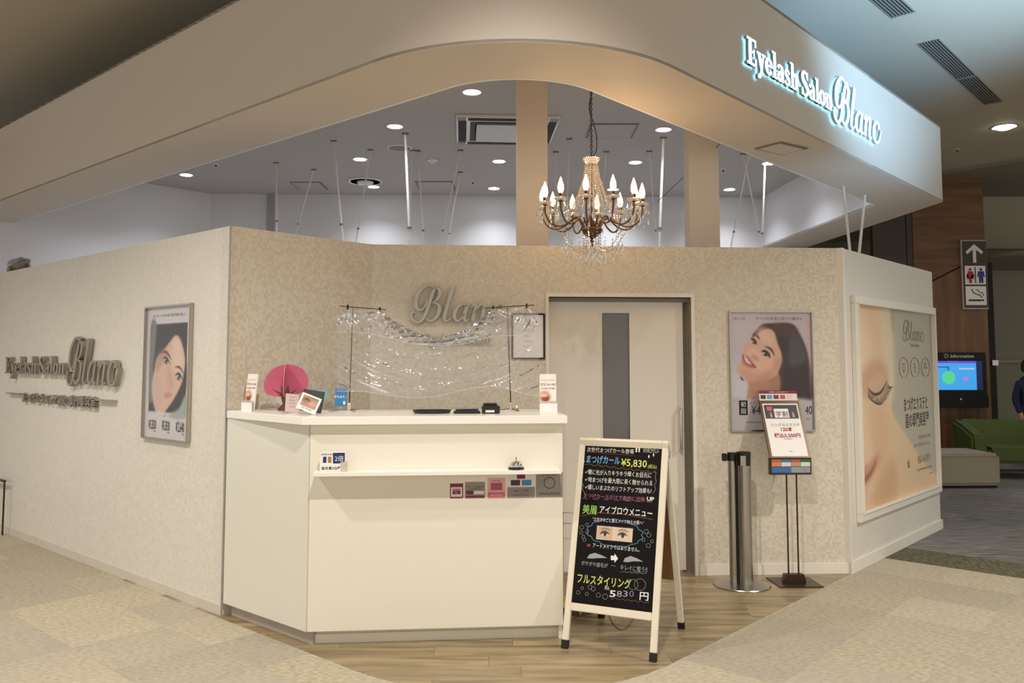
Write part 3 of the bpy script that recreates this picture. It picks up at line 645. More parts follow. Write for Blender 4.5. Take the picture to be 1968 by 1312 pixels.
# top slab with front overhang
ov = .05; nL = Vector((-LDn.y, LDn.x, 0)); nL = nL if nL.x < 0 else -nL
kc = lc(K1); q = [(-.02, -ov), (CW+.012, -ov), lc(backR)[:1]+(.62,), (lc(backL)[0]+.25, .62), lc(backL), lc(A_)]
q = [(-.034, -ov+.0), (CW+.02, -ov), (CW+.02, .60), (lc(AL+RD*.55)[0]+.15, .60), lc(AL+RD*.55), lc(A_+nL*.006)]
obj('counter_top', MB().prism(q, CZ-.045, CZ, 'z'), M_LAMT, ct, bevel=.003)
obj('front_panel', MB().box(0, CW, 0, .025, .078, CZ-.045), M_LAM, ct, bevel=.0015)
s0 = lc(A_); sd = math.degrees(math.atan2(-s0[1], -s0[0])); Ms = Il @ frame((A_.x, A_.y, 0), math.degrees(math.atan2(-(LDn).y, -(LDn).x)))
sl = (A_-K1).length
obj('side_panel', MB().box(0, sl-.012, -.0, .02, .075, CZ-.0455), mat('white_laminate_side', '#dfddd0', .3), ct, Ms, bevel=.0015)
obj('right_panel', MB().box(CW-.022, CW-.002, .026, .58, .0, CZ-.046), M_LAM, ct)
obj('front_plinth', MB().box(.035, CW-.012, .065, .085, 0, .078), M_LAM, ct)
obj('front_plinth_board', MB().box(.035, CW-.012, .053, .065, 0.0, .05), M_LAM, ct)
obj('side_plinth', MB().box(.03, sl-.01, .04, .06, .002, .074), M_GREY, ct, Ms)
obj('corner_block', MB().box(-.0, .035, .13, .16, .0, .078), M_BLK, ct)
sh0 = loc(MC, 602, 905, -.1); sh1 = loc(MC, 1079, 898, -.1); SHZ = .925
obj('shelf', MB().box(sh0[0], sh1[0], -.105, -.0005, SHZ-.022, SHZ), M_LAMT, ct, bevel=.002)
# stickers on the counter front
def sticker(x0, y0, x1, y1, m, lab, fn):
    a = loc(MC, x0, y0, -.001); b = loc(MC, x1, y1, -.001)
    cx, cz = (a[0]+b[0])/2, (a[1]+b[1])/2; w, h = (b[0]-a[0])/2, (a[1]-b[1])/2
    t = thing('payment_sticker', lab, 'sticker', MC @ Matrix.Translation((cx, -.0003, cz)), 'stickers on the counter front')
    panel(t, 'sticker_sheet', -w, w, -h, h, m, -.0012, .0012); fn(t, w, h)
M_STG = mat('sticker_grey', '#8f8880', .5); M_STP = mat('sticker_pink', '#dba9a6', .5); M_STW = mat('sticker_white', '#e6ddd8', .5)
def f1(t, w, h):
    panel(t, 'print', -w*.85, w*.85, -h*.8, h*.5, M_STW, -.0016); panel(t, 'print', -w*.6, w*.6, -h*.45, h*.3, M_MAROON, -.002)
    text(t, 'AEON', 0, 0, .014, M_STW, -.0024); text(t, 'Pay', 0, -h*.35, .012, M_STW, -.0024)
sticker(865, 929, 890, 957, M_MAROON, 'small maroon edged square payment sticker on the counter', f1)
def f2(t, w, h):
    text(t, 'AポイントがAEON', 0, h*.35, .011, M_INK, -.0016); text(t, 'つかえます!', 0, h*.05, .013, M_INK, -.0016)
    panel(t, 'print', -w*.9, -w*.2, -h*.5, -h*.05, M_MAROON, -.0018); panel(t, 'print', -w*.1, w*.9, -h*.5, -h*.1, M_STW, -.0018); panel(t, 'print', -w*.95, w*.95, -h*.92, -h*.68, M_MAROON, -.0018)
sticker(894, 926, 932, 957, M_STG, 'grey sticker with two lines of writing and a maroon card', f2)
def f3(t, w, h):
    text(t, 'お買い物で', 0, h*.62, .011, M_MAROON, -.0016); panel(t, 'print', -w*.65, w*.65, -h*.2, h*.5, mat('rose_print', '#b04a62', .5), -.0018); panel(t, 'print', -w*.95, w*.95, -h*.92, -h*.42, M_PINK, -.0018)
    text(t, '優待加盟店', 0, -h*.8, .014, M_STW, -.0024)
sticker(937, 918, 971, 957, M_STP, 'pale pink sticker with a dark rose card print', f3)
def f4(t, w, h):
    panel(t, 'print', -w*.3, w*.3, h*.5, h*.95, M_MAROON, -.0018); panel(t, 'print', -w*.75, -w*.08, h*-.02, h*.42, mat('print_plum', '#4a2438', .5), -.0018); panel(t, 'print', w*.05, w*.75, -h*.02, h*.42, M_BLUE, -.0018)
    panel(t, 'print', -w, w, -h, -h*.14, M_STG, -.0016); text(t, '当店でご利用', 0, -h*.5, .014, M_INK, -.002); text(t, 'いただけます。', 0, -h*.85, .014, M_INK, -.002)
sticker(975, 908, 1028, 956, M_STW, 'light sticker with three small cards above grey writing band', f4)
def f5(t, w, h):
    text(t, 'YOU HAVE POINT', 0, h*.72, .011, M_INK, -.0016)
    obj('print', MB().tube([(.03*math.cos(a), -.002, .01+.03*math.sin(a)) for a in np.linspace(0, 2*PI, 17)[:-1]], .0015, 4, True), M_INK, t)
    text(t, 'WAON POINT', 0, -h*.8, .018, M_INK, -.0016)
sticker(1030, 907, 1082, 955, M_STG, 'largest square grey sticker at the counter end', f5)
# ---- things on the shelf
sx_, sz_ = loc(MC, 640, 898, -.06)
t = thing('points_card_sign', 'small white card sign with blue and gold cards on the counter shelf', 'sign', MC @ Matrix.Translation((sx_, -.06, SHZ+.0005)))
obj('card_block', MB().box(-.068, .068, -.008, .008, 0, .102), M_WHITE, t, bevel=.001); obj('clear_foot', MB().box(.04, .075, -.01, .03, 0, .05), mat('clear_acrylic', '#c8bfae', .1), t)
panel(t, 'print', 0.0, .062, .042, .098, mat('navy_print', '#1f2f6a', .5), -.0086); text(t, '2倍', .033, .056, .032, M_WHITE, -.0092)
panel(t, 'print', -.052, -.034, .046, .078, mat('navy_print', '#1f2f6a'), -.0086); panel(t, 'print', -.026, -.008, .046, .078, mat('gold_print', '#a5813d', .5), -.0086)
text(t, '毎週第3日曜日', -.03, .086, .01, M_INK, -.0086); text(t, '毎月第3日曜日', 0, .01, .0185, M_INK, -.0086, bold=.0004)
bx, bz = loc(MC, 992, 896, -.055)
t = thing('service_bell', 'chrome call bell on a black base on the counter shelf', 'bell', MC @ Matrix.Translation((bx, -.055, SHZ+.0005)))
obj('bell_base', MB().lathe([(.0, 0), (.043, 0), (.045, .006), (.04, .012), (0, .012)]), M_DARK, t, smooth=True)
obj('bell_dome', MB().lathe([(.036, .013), (.037, .018), (.034, .03), (.026, .04), (.012, .047), (0, .049)]), M_CHROME, t, smooth=True)
obj('bell_button', MB().lathe([(.003, .046), (.003, .058), (.006, .059), (.006, .064), (0, .066)], n=12), M_CHROME, t, smooth=True)
# ------------------------------------------------------------------ things on the counter top
CTOP = CZ
def onctr(x, y): p = atz(x, y, CTOP); return p
def flyer(px, py, ang_, lab, lean, w=.052, h=.215):
    p = onctr(px, py); t = thing('leaflet_holder', lab, 'holder', frame(p, ang_), 'leaflet holders on the counter')
    obj('holder_box', MB().prism([(-.02, 0), (.03, 0), (.03, .1), (.026, .1), (.024, .01), (-.016, .01), (-.02, .062), (-.024, .062)], -w, w, 'x'), mat('clear_acrylic', '#c8bfae', .1), t)
    obj('leaflet', MB().box(-w+.003, w-.003, -.004, .004, 0, h), M_WHITE, t, Matrix.Translation((0, -.008, .006)) @ Matrix.Rotation(-lean, 4, 'X'), bevel=.0008)
    Mq = Matrix.Translation((0, -.0125, .006)) @ Matrix.Rotation(-lean, 4, 'X')
    c = Canvas(30, 60, '#efece6'); c.ell(.3, .62, .34, .16, '#c98f78', 2); c.ell(.35, .66, .22, .09, '#8a4a3c', 1); c.ell(.25, .58, .25, .05, '#e8c4b0', 1); c.poly([(0, .8), (1, .8), (1, 1), (0, 1)], '#efece6', 1, 1, False)
    obj('leaflet_print', c.mesh(-w+.004, w-.004, .004, h-.003, 0), M_PRINTM, t, Mq)
    for s_, z_, sz_, m_ in (('まつげエクステ', .175, .0115, M_INKG), ('初回 ¥4,980', .148, .018, M_RED), ('¥3,480 ¥4,980', .126, .014, M_RED), ('ご予約・お問合せ', .028, .0105, M_INKG)):
        me = textmesh(s_, sz_, 'CENTER'); me.materials.append(m_); o = bpy.data.objects.new('lettering', me); COL.objects.link(o); o.parent = t; o.matrix_local = Mq @ Matrix.Translation((0, -.0008, z_))
    obj('holder_lip', MB().box(-w, w, -.028, -.025, 0, .05), M_WHITE, t)
flyer(481, 789, -38, 'white leaflet holder at the wall end of the counter top', .12)
flyer(1053, 791, 6, 'white leaflet holder at the door end of the counter top', .05)
# paper tree
p = onctr(549, 789); t = thing('paper_tree', 'pink slotted paper tree ornament on the counter', 'ornament', frame(p, 12))
M_TREE = mat('pink_card', '#bd5a74', .7, noise=.16, nscale=14); M_TRUNK = mat('brown_card', '#6a4630', .7, noise=.2, nscale=40); M_CARDEDGE = mat('card_edge', '#e0b4b4', .7)
def crown(sc=1):
    return [(x*sc, z) for x, z in [(v.x, v.y) for v in cr([(-.035, .085, 0), (-.075, .088, 0), (-.118, .105, 0), (-.13, .15, 0), (-.122, .195, 0), (-.095, .235, 0), (-.06, .262, 0), (0, .278, 0), (.055, .27, 0), (.1, .245, 0), (.125, .205, 0), (.13, .16, 0), (.115, .12, 0), (.075, .1, 0), (.04, .088, 0)], 3, True)]]
for k_, a_ in enumerate((8, 98)):
    Mt = Rz(math.radians(a_-12 if k_ else a_-12)); o = obj('crown_card', MB().prism(crown(), -.0012, .0012, 'y'), M_TREE, t, Mt)
    o.data.materials.append(M_CARDEDGE)
    for q_ in o.data.polygons:
        if abs(q_.normal.y) < .5: q_.material_index = 1
    obj('trunk_card', MB().prism([(-.045, 0), (.03, 0), (.022, .05), (.03, .09), (.07, .135), (.022, .105), (.012, .16), (.0, .11), (-.03, .15), (-.022, .105), (-.08, .13), (-.03, .088), (-.018, .04), (-.045, .012)], -.0022, .0022, 'y'), M_TRUNK, t, Mt)
p = onctr(533, 787); t = obj('place_card', MB().box(-.022, .022, -.001, .001, 0, .075), M_WHITE, M=frame(p+Vector((0, .06, 0)), 10)); tag(t, 'small blank white card behind the pink paper tree', 'card')
# tilted photo cards and black frame
def tilted(name, lab, cat, px, py, w, h, yaw, roll, lean, m, back=None, t_=.004):
    p = onctr(px, py); M_ = frame(p, yaw) @ Matrix.Rotation(roll, 4, 'Y') @ Matrix.Rotation(-lean, 4, 'X'); t = thing(name, lab, cat, M_)
    obj('board', MB().box(-w, 0, 0, t_, 0, h), m, t, bevel=.0008); return t
t = tilted('photo_stand', 'black photo frame standing open on the counter beside the paper tree', 'frame', 617, 794, .12, .125, 10, .16, .25, M_DARK, t_=.008)
obj('mount', MB().box(-.112, -.008, -.001, .0, .006, .124), mat('dark_mount', '#3a342c', .6), t)
t = tilted('photo_card', 'white framed eye photo card leaning before the black frame', 'card', 605, 797, .112, .095, 4, .38, .3, M_WHITE)
c = Canvas(40, 36, '#b58a74'); c.ell(.3, .4, .3, .2, '#8f6a5e', 3); c.ell(.7, .6, .25, .2, '#c9a08c', 3); c.poly([(.3, .0), (1, .0), (1, .14), (.3, .1)], '#7a7a30', 1); c.line([(.1, .4), (.3, .3), (.5, .45)], .05, '#4a3028')
obj('photo_print', c.mesh(-.10, -.012, .024, .085, -.001), M_PRINTM, t); text(t, 'Eye Design', -.056, .012, .013, M_INK)
t = tilted('photo_card', 'pale pink card leaning back beside the paper tree trunk', 'card', 573, 793, .075, .115, 25, .12, .45, mat('pale_pink_card', '#cdb6b6', .5))
for z_ in (.03, .05, .07, .09): text(t, 'まつげ', -.038, z_, .011, M_INKG)
p = onctr(600, 790); t = thing('turquoise_notice', 'small turquoise notice standing behind the black photo frame', 'notice', frame(p+Vector((0, .12, 0)), 5))
obj('notice_card', MB().box(-.042, .042, 0, .001, .06, .125), mat('turquoise_card', '#6fb0ae', .6), t, Matrix.Rotation(.15, 4, 'Y')); obj('notice_foot', MB().box(-.006, .006, 0, .002, 0, .07), M_WHITE, t)
for i, s_ in enumerate(('各種カード', '使えます', 'キャッシュレス')): text(t, s_, 0, .1-.02*i, .013, M_INK, rot=-.15)
p = onctr(655, 788); t = thing('blue_notice', 'small blue notice card beside the screen stand pole', 'notice', frame(p, -6))
obj('notice_card', MB().box(-.037, .037, -.001, .001, .025, .135), mat('blue_card', '#3d86bc', .5), t); obj('notice_foot', MB().box(-.02, .02, -.02, .02, 0, .004).box(-.003, .003, -.001, .001, .003, .03), mat('clear_acrylic', '#c8bfae'), t)
text(t, 'QR決済', 0, .108, .016, M_RED, -.002); text(t, '使えます。', 0, .075, .0165, M_WHITE, -.002, bold=.0004); panel(t, 'print', .014, .028, .035, .055, M_WHITE, -.002)
# screen stands
def stand(rod0, rod1, bar0, bar1, Y0, Yb, clips, lab):
    b_ = atz(rod0[0], rod0[1], CTOP); top = atY(rod1[0], rod1[1], b_.y)
    t = thing('screen_stand', lab, 'stand', b_, 'wire stands holding the plastic sheet')
    obj('pole', MB().tube([(0, 0, .004), tuple(top-b_)], .0036, 8), M_BRONZE, t, smooth=True)
    obj('wire_foot', MB().tube([(-.11, -.05, .004), (0, 0, .012), (.05, -.09, .004)], .002, 6).tube([(0, 0, .012), (.03, .1, .004)], .002, 6), M_BRONZE, t)
    obj('socket', MB().lathe([(.012, 0), (.011, .04), (.007, .05), (0, .05)], n=12), mat('clear_acrylic', '#c8bfae'), t)
    a = atY(*bar0, Y0)-b_; c_ = atY(*bar1, Yb)-b_
    obj('crossbar', MB().tube([tuple(a), tuple(c_)], .0028, 6), M_BRONZE, t)
    for f_ in clips:
        q_ = a.lerp(c_, f_); obj('clip', MB().box(-.005, .005, -.008, .008, -.016, .012), M_BLK, t, Matrix.Translation(q_))
    return b_
stand((671, 790), (678, 592), (653, 588), (742, 595), 4.95, 5.1, (.17, .86), 'thin metal stand holding the wall end of the plastic sheet')
stand((982, 789), (975, 592), (930, 592), (1027, 586), 5.1, 4.95, (.19, .85), 'thin metal stand holding the door end of the plastic sheet')
# plastic sheet
def b_sheet(nt, b):
    N = nt.nodes.new; L = nt.links.new; out = nt.nodes['Material Output']; nt.nodes.remove(b)
    tr_ = N('ShaderNodeBsdfTransparent'); tr_.inputs[0].default_value = (.93, .93, .94, 1); gl = N('ShaderNodeBsdfGlossy'); gl.inputs['Roughness'].default_value = .12
    df = N('ShaderNodeBsdfDiffuse'); df.inputs[0].default_value = (.85, .83, .83, 1)
    fr = N('ShaderNodeFresnel'); fr.inputs[0].default_value = 1.5; m1 = N('ShaderNodeMixShader'); m2 = N('ShaderNodeMixShader'); m1.inputs[0].default_value = .085
    tc = N('ShaderNodeTexCoord'); n = N('ShaderNodeTexNoise'); n.inputs['Scale'].default_value = 7; n.inputs['Detail'].default_value = 2; n.inputs['Distortion'].default_value = 2.5; L(tc.outputs['Object'], n.inputs['Vector'])
    bp = N('ShaderNodeBump'); bp.inputs['Strength'].default_value = .35; bp.inputs['Distance'].default_value = .03; L(n.outputs['Fac'], bp.inputs['Height'])
    L(bp.outputs[0], gl.inputs['Normal']); L(bp.outputs[0], fr.inputs['Normal'])
    ml = N('ShaderNodeMath'); ml.operation = 'MULTIPLY_ADD'; ml.inputs[1].default_value = 1.5; ml.inputs[2].default_value = .0; L(fr.outputs[0], ml.inputs[0])
    L(tr_.outputs[0], m1.inputs[1]); L(df.outputs[0], m1.inputs[2]); L(ml.outputs[0], m2.inputs[0]); L(m1.outputs[0], m2.inputs[1]); L(gl.outputs[0], m2.inputs[2]); L(m2.outputs[0], out.inputs[0])
M_SHEET = nodes_mat('clear_vinyl', b_sheet)
xs_ = [648, 668, 700, 731, 760, 790, 835, 880, 915, 948, 980, 1013, 1036]
top_ = [606, 592, 596, 596, 618, 634, 652, 640, 620, 594, 594, 589, 604]
bot_ = [752, 752, 752, 757, 761, 764, 762, 752, 745, 742, 748, 758, 760]
clips_ = [(668, 592), (731, 596), (948, 594), (1013, 589)]
def sheet(bot, amp, crumple, Yoff, nu=150, nv=60):
    vs = []; 
    for j in range(nv+1):
        v = j/nv
        for i in range(nu+1):
            x = 648+(1036-648)*i/nu; yt = float(np.interp(x, xs_, top_)); yb = float(np.interp(x, xs_, bot)); y = yt+(yb-yt)*v
            d = 0
            for cx_, cy_ in clips_:
                r_ = math.hypot(x-cx_, y-cy_)+6; a_ = math.atan2(y-cy_, x-cx_); d += amp*math.sin(a_*8+cx_+.6*math.sin(a_*3))*math.exp(-r_/80)*min(r_/35, 1)
            rr = math.hypot((x-835)/1.0, (y-560)/.72); d += amp*.62*(math.sin(rr/6.8+x*.012)+.5*math.sin(rr/3.1-x*.03))*min(v*1.4, 1)*(.4+.6*min(abs(x-835)/110, 1))
            if 740 < x < 950: d += crumple*(math.sin(x*.13+y*.33+2*math.sin(x*.05))*math.cos(y*.27-x*.07)+.4*math.sin(x*.4+y*.3))*math.exp(-abs(y-yt)/26)
            vs.append(atY(x, y, 5.0+Yoff+d))
    fs = [(j*(nu+1)+i, j*(nu+1)+i+1, (j+1)*(nu+1)+i+1, (j+1)*(nu+1)+i) for j in range(nv) for i in range(nu)]
    return MB().add(vs, fs)
t = thing('plastic_sheet', 'clear crumpled plastic sheet draped between the two wire stands', 'sheet', Matrix.Identity(4))
obj('hanging_sheet', sheet(bot_, .014, .016, .0), M_SHEET, t, smooth=True)
obj('folded_flap', sheet([640, 638, 640, 646, 652, 660, 664, 662, 655, 646, 645, 643, 642], .012, .030, -.03, nv=26), M_SHEET, t, smooth=True)
M_EDGEHL = mat('sheet_edge_highlight', '#d8d6d6', .2, alpha=None)  # pale tubes added along the sheet edges as painted highlight lines
for bb_, yo_, nm_ in ((bot_, 0, 'bottom_edge_highlight'), ([640, 638, 640, 646, 652, 660, 664, 662, 655, 646, 645, 643, 642], -.03, 'flap_edge_highlight')):
    obj(nm_, MB().tube(cr([atY(x_, y_, 5.0+yo_+.004*math.sin(x_*.1)) for x_, y_ in zip(xs_, bb_)], 4), .0011, 4), M_EDGEHL, t)
# tray, reader, bottle
p = onctr(830, 795); t = thing('cash_tray', 'flat black oval cash tray on the counter', 'tray', frame(p, CA))
obj('tray_body', MB().lathe([(0, .004), (.085, .004), (.102, .014), (.108, .02), (.112, .018), (.1, .0), (0, 0)], n=32), M_DARK, t, Matrix.Diagonal((1, .62, 1, 1)) @ Matrix.Translation((0, .09, 0)), smooth=True)
p = onctr(900, 795); t = thing('card_reader', 'flat grey black card pad beside the box reader', 'reader', frame(p+Vector((0, .01, 0)), CA))
obj('pad_body', MB().box(-.083, .07, 0, .11, 0, .014), M_DARK, t, bevel=.004); obj('pad_screen', MB().box(-.07, .05, .01, .09, .0142, .016), mat('screen_grey', '#4a4c50', .15), t); obj('pad_ridge', MB().tube([(-.07, .07, .022), (.06, .075, .022)], .006, 8), M_DARK, t)
p = onctr(944, 795); t = thing('payment_terminal', 'small black box payment terminal with a pale label', 'terminal', frame(p+Vector((0, .005, 0)), CA))
obj('terminal_body', MB().box(-.05, .05, 0, .09, 0, .044), M_DARK, t, bevel=.005); obj('terminal_lid', MB().box(-.046, .038, .01, .085, .0445, .058), M_DARK, t, bevel=.006); obj('paper_label', MB().box(-.032, .018, -.001, .0, .008, .02), M_WHITE, t)
p = onctr(993, 790); t = thing('small_bottle', 'tiny amber glass bottle with a white cap beside the right pole', 'bottle', p)
obj('bottle_glass', MB().lathe([(.0, 0), (.01, .001), (.01, .014), (.005, .02), (0, .02)], n=14), mat('amber_glass', '#c8b05a', .1, trans=.6), t, smooth=True); obj('bottle_cap', MB().lathe([(.006, .0195), (.006, .034), (0, .034)], n=12), M_WHITE, t)
# ------------------------------------------------------------------ framed certificate on the front wall
def wallframe(M, x0, x1, z0, z1, lab, bw, bd, mf, name='poster_frame', cat='frame', d=0, group=None):
    t = thing(name, lab, cat, M @ Matrix.Translation((x0, d, z0)), group); w, h = x1-x0, z1-z0
    for a_ in ((0, w, 0, bw), (0, w, h-bw, h), (0, bw, bw+.0005, h-bw-.0005), (w-bw, w, bw+.0005, h-bw-.0005)):
        obj('frame_bar', MB().box(a_[0], a_[1], -bd, -.001, a_[2], a_[3]), mf, t, bevel=min(.003, bw*.25))
    return t, w, h
a = loc(MF, 983, 602); b_ = loc(MF, 1047, 690)
t, w, h = wallframe(MF, a[0], b_[0], b_[1], a[1], 'black framed white certificate beside the door casing', .011, .018, M_BLK, 'certificate_frame')
panel(t, 'certificate_paper', .011, w-.011, .011, h-.011, M_WHITE, -.008)
for i, (s_, sz_) in enumerate((('登録証', .018), ('美容所確認証', .01), ('美容室の名称・所在地', .009), ('愛知県', .009), ('開設者の氏名', .009), ('平成二十八年', .009), ('保健所長', .011))): text(t, s_, w*(.5 if i % 2 == 0 else .45), h*(.84-.115*i), sz_, M_INKG, -.0095)
# ------------------------------------------------------------------ portrait poster on the front wall
a = loc(MF, 1399.5, 597); b_ = loc(MF, 1566, 828)
t, w, h = wallframe(MF, a[0], b_[0], b_[1], a[1], 'silver framed poster of a smiling dark-haired woman tilting her head', .012, .022, M_SILVER, group='salon posters')
c = Canvas(240, 330, '#b9afb6')
zx = lambda x, y: ((1395+x/10.09-1403.5)/158, (590+y/10.09-601.5)/223)          # upper half of the poster
zy = lambda x, y: ((1395+x/10.09-1403.5)/158, (710+y/10.09-601.5)/223)          # lower half
P = lambda pts, f=zx: [f(*q) for q in pts]
c.ell(.1, .1, .3, .2, '#c3b9c0', 30); c.ell(.15, .7, .2, .3, '#c5bfc9', 30)
c.poly(P([(520, 600), (590, 470), (720, 350), (900, 335), (1280, 335), (1430, 500), (1560, 780), (1640, 1100), (1690, 1500), (1660, 1800), (1560, 1840), (1300, 1750), (1050, 1700), (900, 1300), (800, 600)]), '#3a2f2b', 2)
c.poly(P([(900, 345), (1280, 345), (1420, 500), (1150, 600), (950, 480)]), '#57382f', 5, .8); c.poly(P([(1280, 560), (1450, 560), (1600, 950), (1500, 1100), (1250, 1150), (1230, 800)]), '#555a58', 6, .6)
c.poly(P([(520, 600), (620, 470), (760, 360), (900, 345), (860, 420), (700, 470), (570, 580)]), '#4c302b', 2)
c.poly(P([(400, 60), (1000, 60), (1000, 600), (900, 560), (420, 640), (420, 300)], zy), '#b08468', 3); c.poly(P([(700, 100), (1000, 60), (1000, 560), (860, 560), (850, 250)], zy), '#9a6a52', 12, .6)
face = P([(520, 600), (640, 520), (760, 445), (880, 440), (960, 520), (1010, 700), (1080, 900), (1085, 1050), (1040, 1200), (960, 1330), (760, 1420), (480, 1440), (300, 1350), (200, 1200), (260, 1090), (310, 1020), (290, 920), (360, 780), (440, 690), (470, 640)])
c.poly(face, '#cfa490', 2); c.poly(P([(900, 1300), (1060, 1150), (1080, 1000), (1000, 1000), (880, 1200), (500, 1400), (600, 1500), (900, 1400)]), '#b07e66', 8, .7)
c.poly(P([(230, 1200), (420, 1250), (600, 1350), (480, 1450), (300, 1360)]), '#c68f7a', 8, .7); c.ell(*zx(760, 560), .12, .06, '#dcb8a6', 8, .8, .5); c.ell(*zx(720, 1100), .12, .07, '#dfb09c', 10, .6)
c.ell(*zx(530, 930), .09, .05, '#dcb6a4', 6, .7); c.ell(*zx(560, 990), .05, .016, '#a8705f', 3, .6, .5)
c.line(P([(330, 930), (345, 1000), (430, 1080), (500, 1130), (575, 1180)]), .022, '#8c4238', 1); c.line(P([(345, 960), (400, 1050), (490, 1120)]), .014, '#e6d5cf', 1)
c.line(P([(320, 1000), (340, 1080), (450, 1150), (540, 1180)]), .016, '#b8685c', 2); c.ell(*zx(450, 1010), .05, .012, '#b4685e', 2, .8, .6)
c.line(P([(485, 625), (530, 640), (580, 690), (590, 740)]), .012, '#241b18', 1); c.ell(*zx(548, 695), .020, .014, '#3b2a24', 1); c.ell(*zx(535, 680), .008, .006, '#e8e0dc', 1)
c.line(P([(690, 870), (760, 870), (830, 930), (850, 1000)]), .014, '#241b18', 1); c.ell(*zx(775, 925), .030, .016, '#3f3028', 1); c.ell(*zx(745, 900), .009, .007, '#e8e0dc', 1)
c.line(P([(580, 560), (620, 580), (660, 640)]), .009, '#5b3f34', 1); c.line(P([(760, 770), (850, 810), (910, 870), (940, 960)]), .011, '#5b3a30', 1)
c.line(P([(270, 130), (290, 180), (340, 215)], zy), .007, '#2c221e', 1)
c.poly(P([(60, 600), (420, 600), (560, 540), (700, 600), (700, 1200), (60, 1200)], zy), '#aaa4a9', 6); c.poly(P([(60, 640), (1700, 600), (1700, 1200), (60, 1200)], zy), '#b7afb3', 4)
c.poly([(.95, 0), (1, 0), (1, .75), (.97, .5)], '#c79aa2', 4, .7)
obj('portrait_print', c.mesh(.012, w-.012, .012, h-.012, -.006), M_PRINT, t)
text(t, 'キレイを', w*.13, h*.925, .022, M_INKG, -.0075); text(t, 'すべての女性に目元の魔法を', w*.6, h*.925, .024, M_INKG, -.0075, spacing=1.25)
panel(t, 'black_label', w*.105, w*.205, h*.135, h*.255, M_BLK, -.0075); text(t, '初', w*.155, h*.205, .04, M_WHITE, -.0085); text(t, '回', w*.155, h*.15, .04, M_WHITE, -.0085)
text(t, '¥4,0', w*.34, h*.14, .085, M_INK, -.0075, sx=.75); text(t, '40', w*.93, h*.14, .085, M_INK, -.0075, sx=.62); text(t, 'まつげエクステ', w*.34, h*.225, .02, M_INKG, -.0075); text(t, '※初回限定 施術料金', w*.27, h*.07, .013, M_INKG, -.0075); text(t, '税込', w*.92, h*.095, .013, M_INKG, -.0075)
# ------------------------------------------------------------------ portrait poster on the side partition
a = loc(ML, 281.5, 715); b_ = loc(ML, 370, 715); z1 = loc(ML, 284, 590)[1]; z0 = loc(ML, 279, 841)[1]
t, w, h = wallframe(ML, a[0], b_[0], z0, z1, 'silver framed poster of a long-haired woman half in shadow, prices below', .013, .03, M_SILVER, group='salon posters')
c = Canvas(170, 300, '#c6c1c4')
c.poly([(.09, .13), (.91, .13), (.91, .82), (.09, .82)], '#2b2522', 1, 1, False)
c.poly([(.09, .13), (.22, .13), (.2, .3), (.17, .5), (.2, .68), (.09, .7)], '#6e706e', 3)
c.poly([(.66, .22), (.76, .25), (.86, .36), (.9, .5), (.88, .6), (.74, .68), (.6, .76), (.46, .82), (.3, .82), (.2, .74), (.15, .6), (.2, .48), (.24, .4), (.42, .32), (.55, .26)], '#cba995', 2)
c.poly([(.62, .26), (.76, .27), (.84, .4), (.78, .5), (.62, .45)], '#dcc0b0', 7, .7); c.poly([(.2, .5), (.35, .55), (.42, .66), (.3, .8), (.18, .7)], '#c2a39a', 7, .8); c.poly([(.24, .38), (.42, .32), (.5, .38), (.36, .44), (.25, .5)], '#a57f6f', 5, .7)
c.poly([(.5, .44), (.58, .5), (.64, .6), (.56, .63), (.5, .57)], '#b98c7c', 5, .6); c.poly([(.44, .665), (.54, .65), (.63, .665), (.55, .69), (.46, .695)], '#b88078', 3)
c.line([(.34, .345), (.44, .345), (.52, .37), (.575, .405)], .011, '#4b342c', 1, .85); c.line([(.66, .462), (.74, .458), (.80, .475), (.85, .505)], .010, '#4b342c', 1, .85)
c.ell(.465, .412, .075, .018, '#d8ccc6', 1, .8, .35); c.line([(.38, .395), (.44, .388), (.50, .405), (.55, .435)], .010, '#2a201d', 1); c.line([(.40, .415), (.46, .432), (.53, .435)], .005, '#5a4640', 1, .8); c.ell(.468, .41, .030, .019, '#1d1614', 1); c.ell(.455, .4, .01, .008, '#e8e4e2', 1)
c.ell(.752, .532, .07, .018, '#d8ccc6', 1, .8, .35); c.line([(.67, .522), (.73, .508), (.79, .522), (.83, .553)], .010, '#2a201d', 1); c.line([(.69, .54), (.75, .553), (.81, .555)], .005, '#5a4640', 1, .8); c.ell(.754, .53, .030, .020, '#1d1614', 1); c.ell(.745, .525, .01, .008, '#e8e4e2', 1)
c.poly([(.91, .4), (.91, .62), (.76, .75), (.5, .82), (.44, .82), (.66, .7), (.82, .58), (.88, .46)], '#241f20', 2)
c.poly([(.09, .8), (.91, .8), (.91, .83), (.09, .83)], '#c6c1c4', 2, 1, False); c.poly([(.91, .66), (.91, .83), (.55, .83), (.78, .76)], '#98a09a', 3)
obj('portrait_print', c.mesh(.013, w-.013, .013, h-.013, -.008), M_PRINT, t)
text(t, 'キレイを  いつまでも続く目元の自信と美しさ', w*.5, h*.915, .0225, M_INKG, -.0095)
for i, (s_, s2) in enumerate((('¥5,830', 'シングル'), ('¥5,830', 'まつげカール'), ('¥2,640', '眉スタイル'))):
    text(t, s_, w*(.2+.3*i), h*.075, .085, M_INK, -.0095, sx=.48); text(t, s2, w*(.2+.3*i), h*.135, .017, M_INKG, -.0095); text(t, '(税込)', w*(.26+.3*i), h*.055, .014, M_INKG, -.0095)
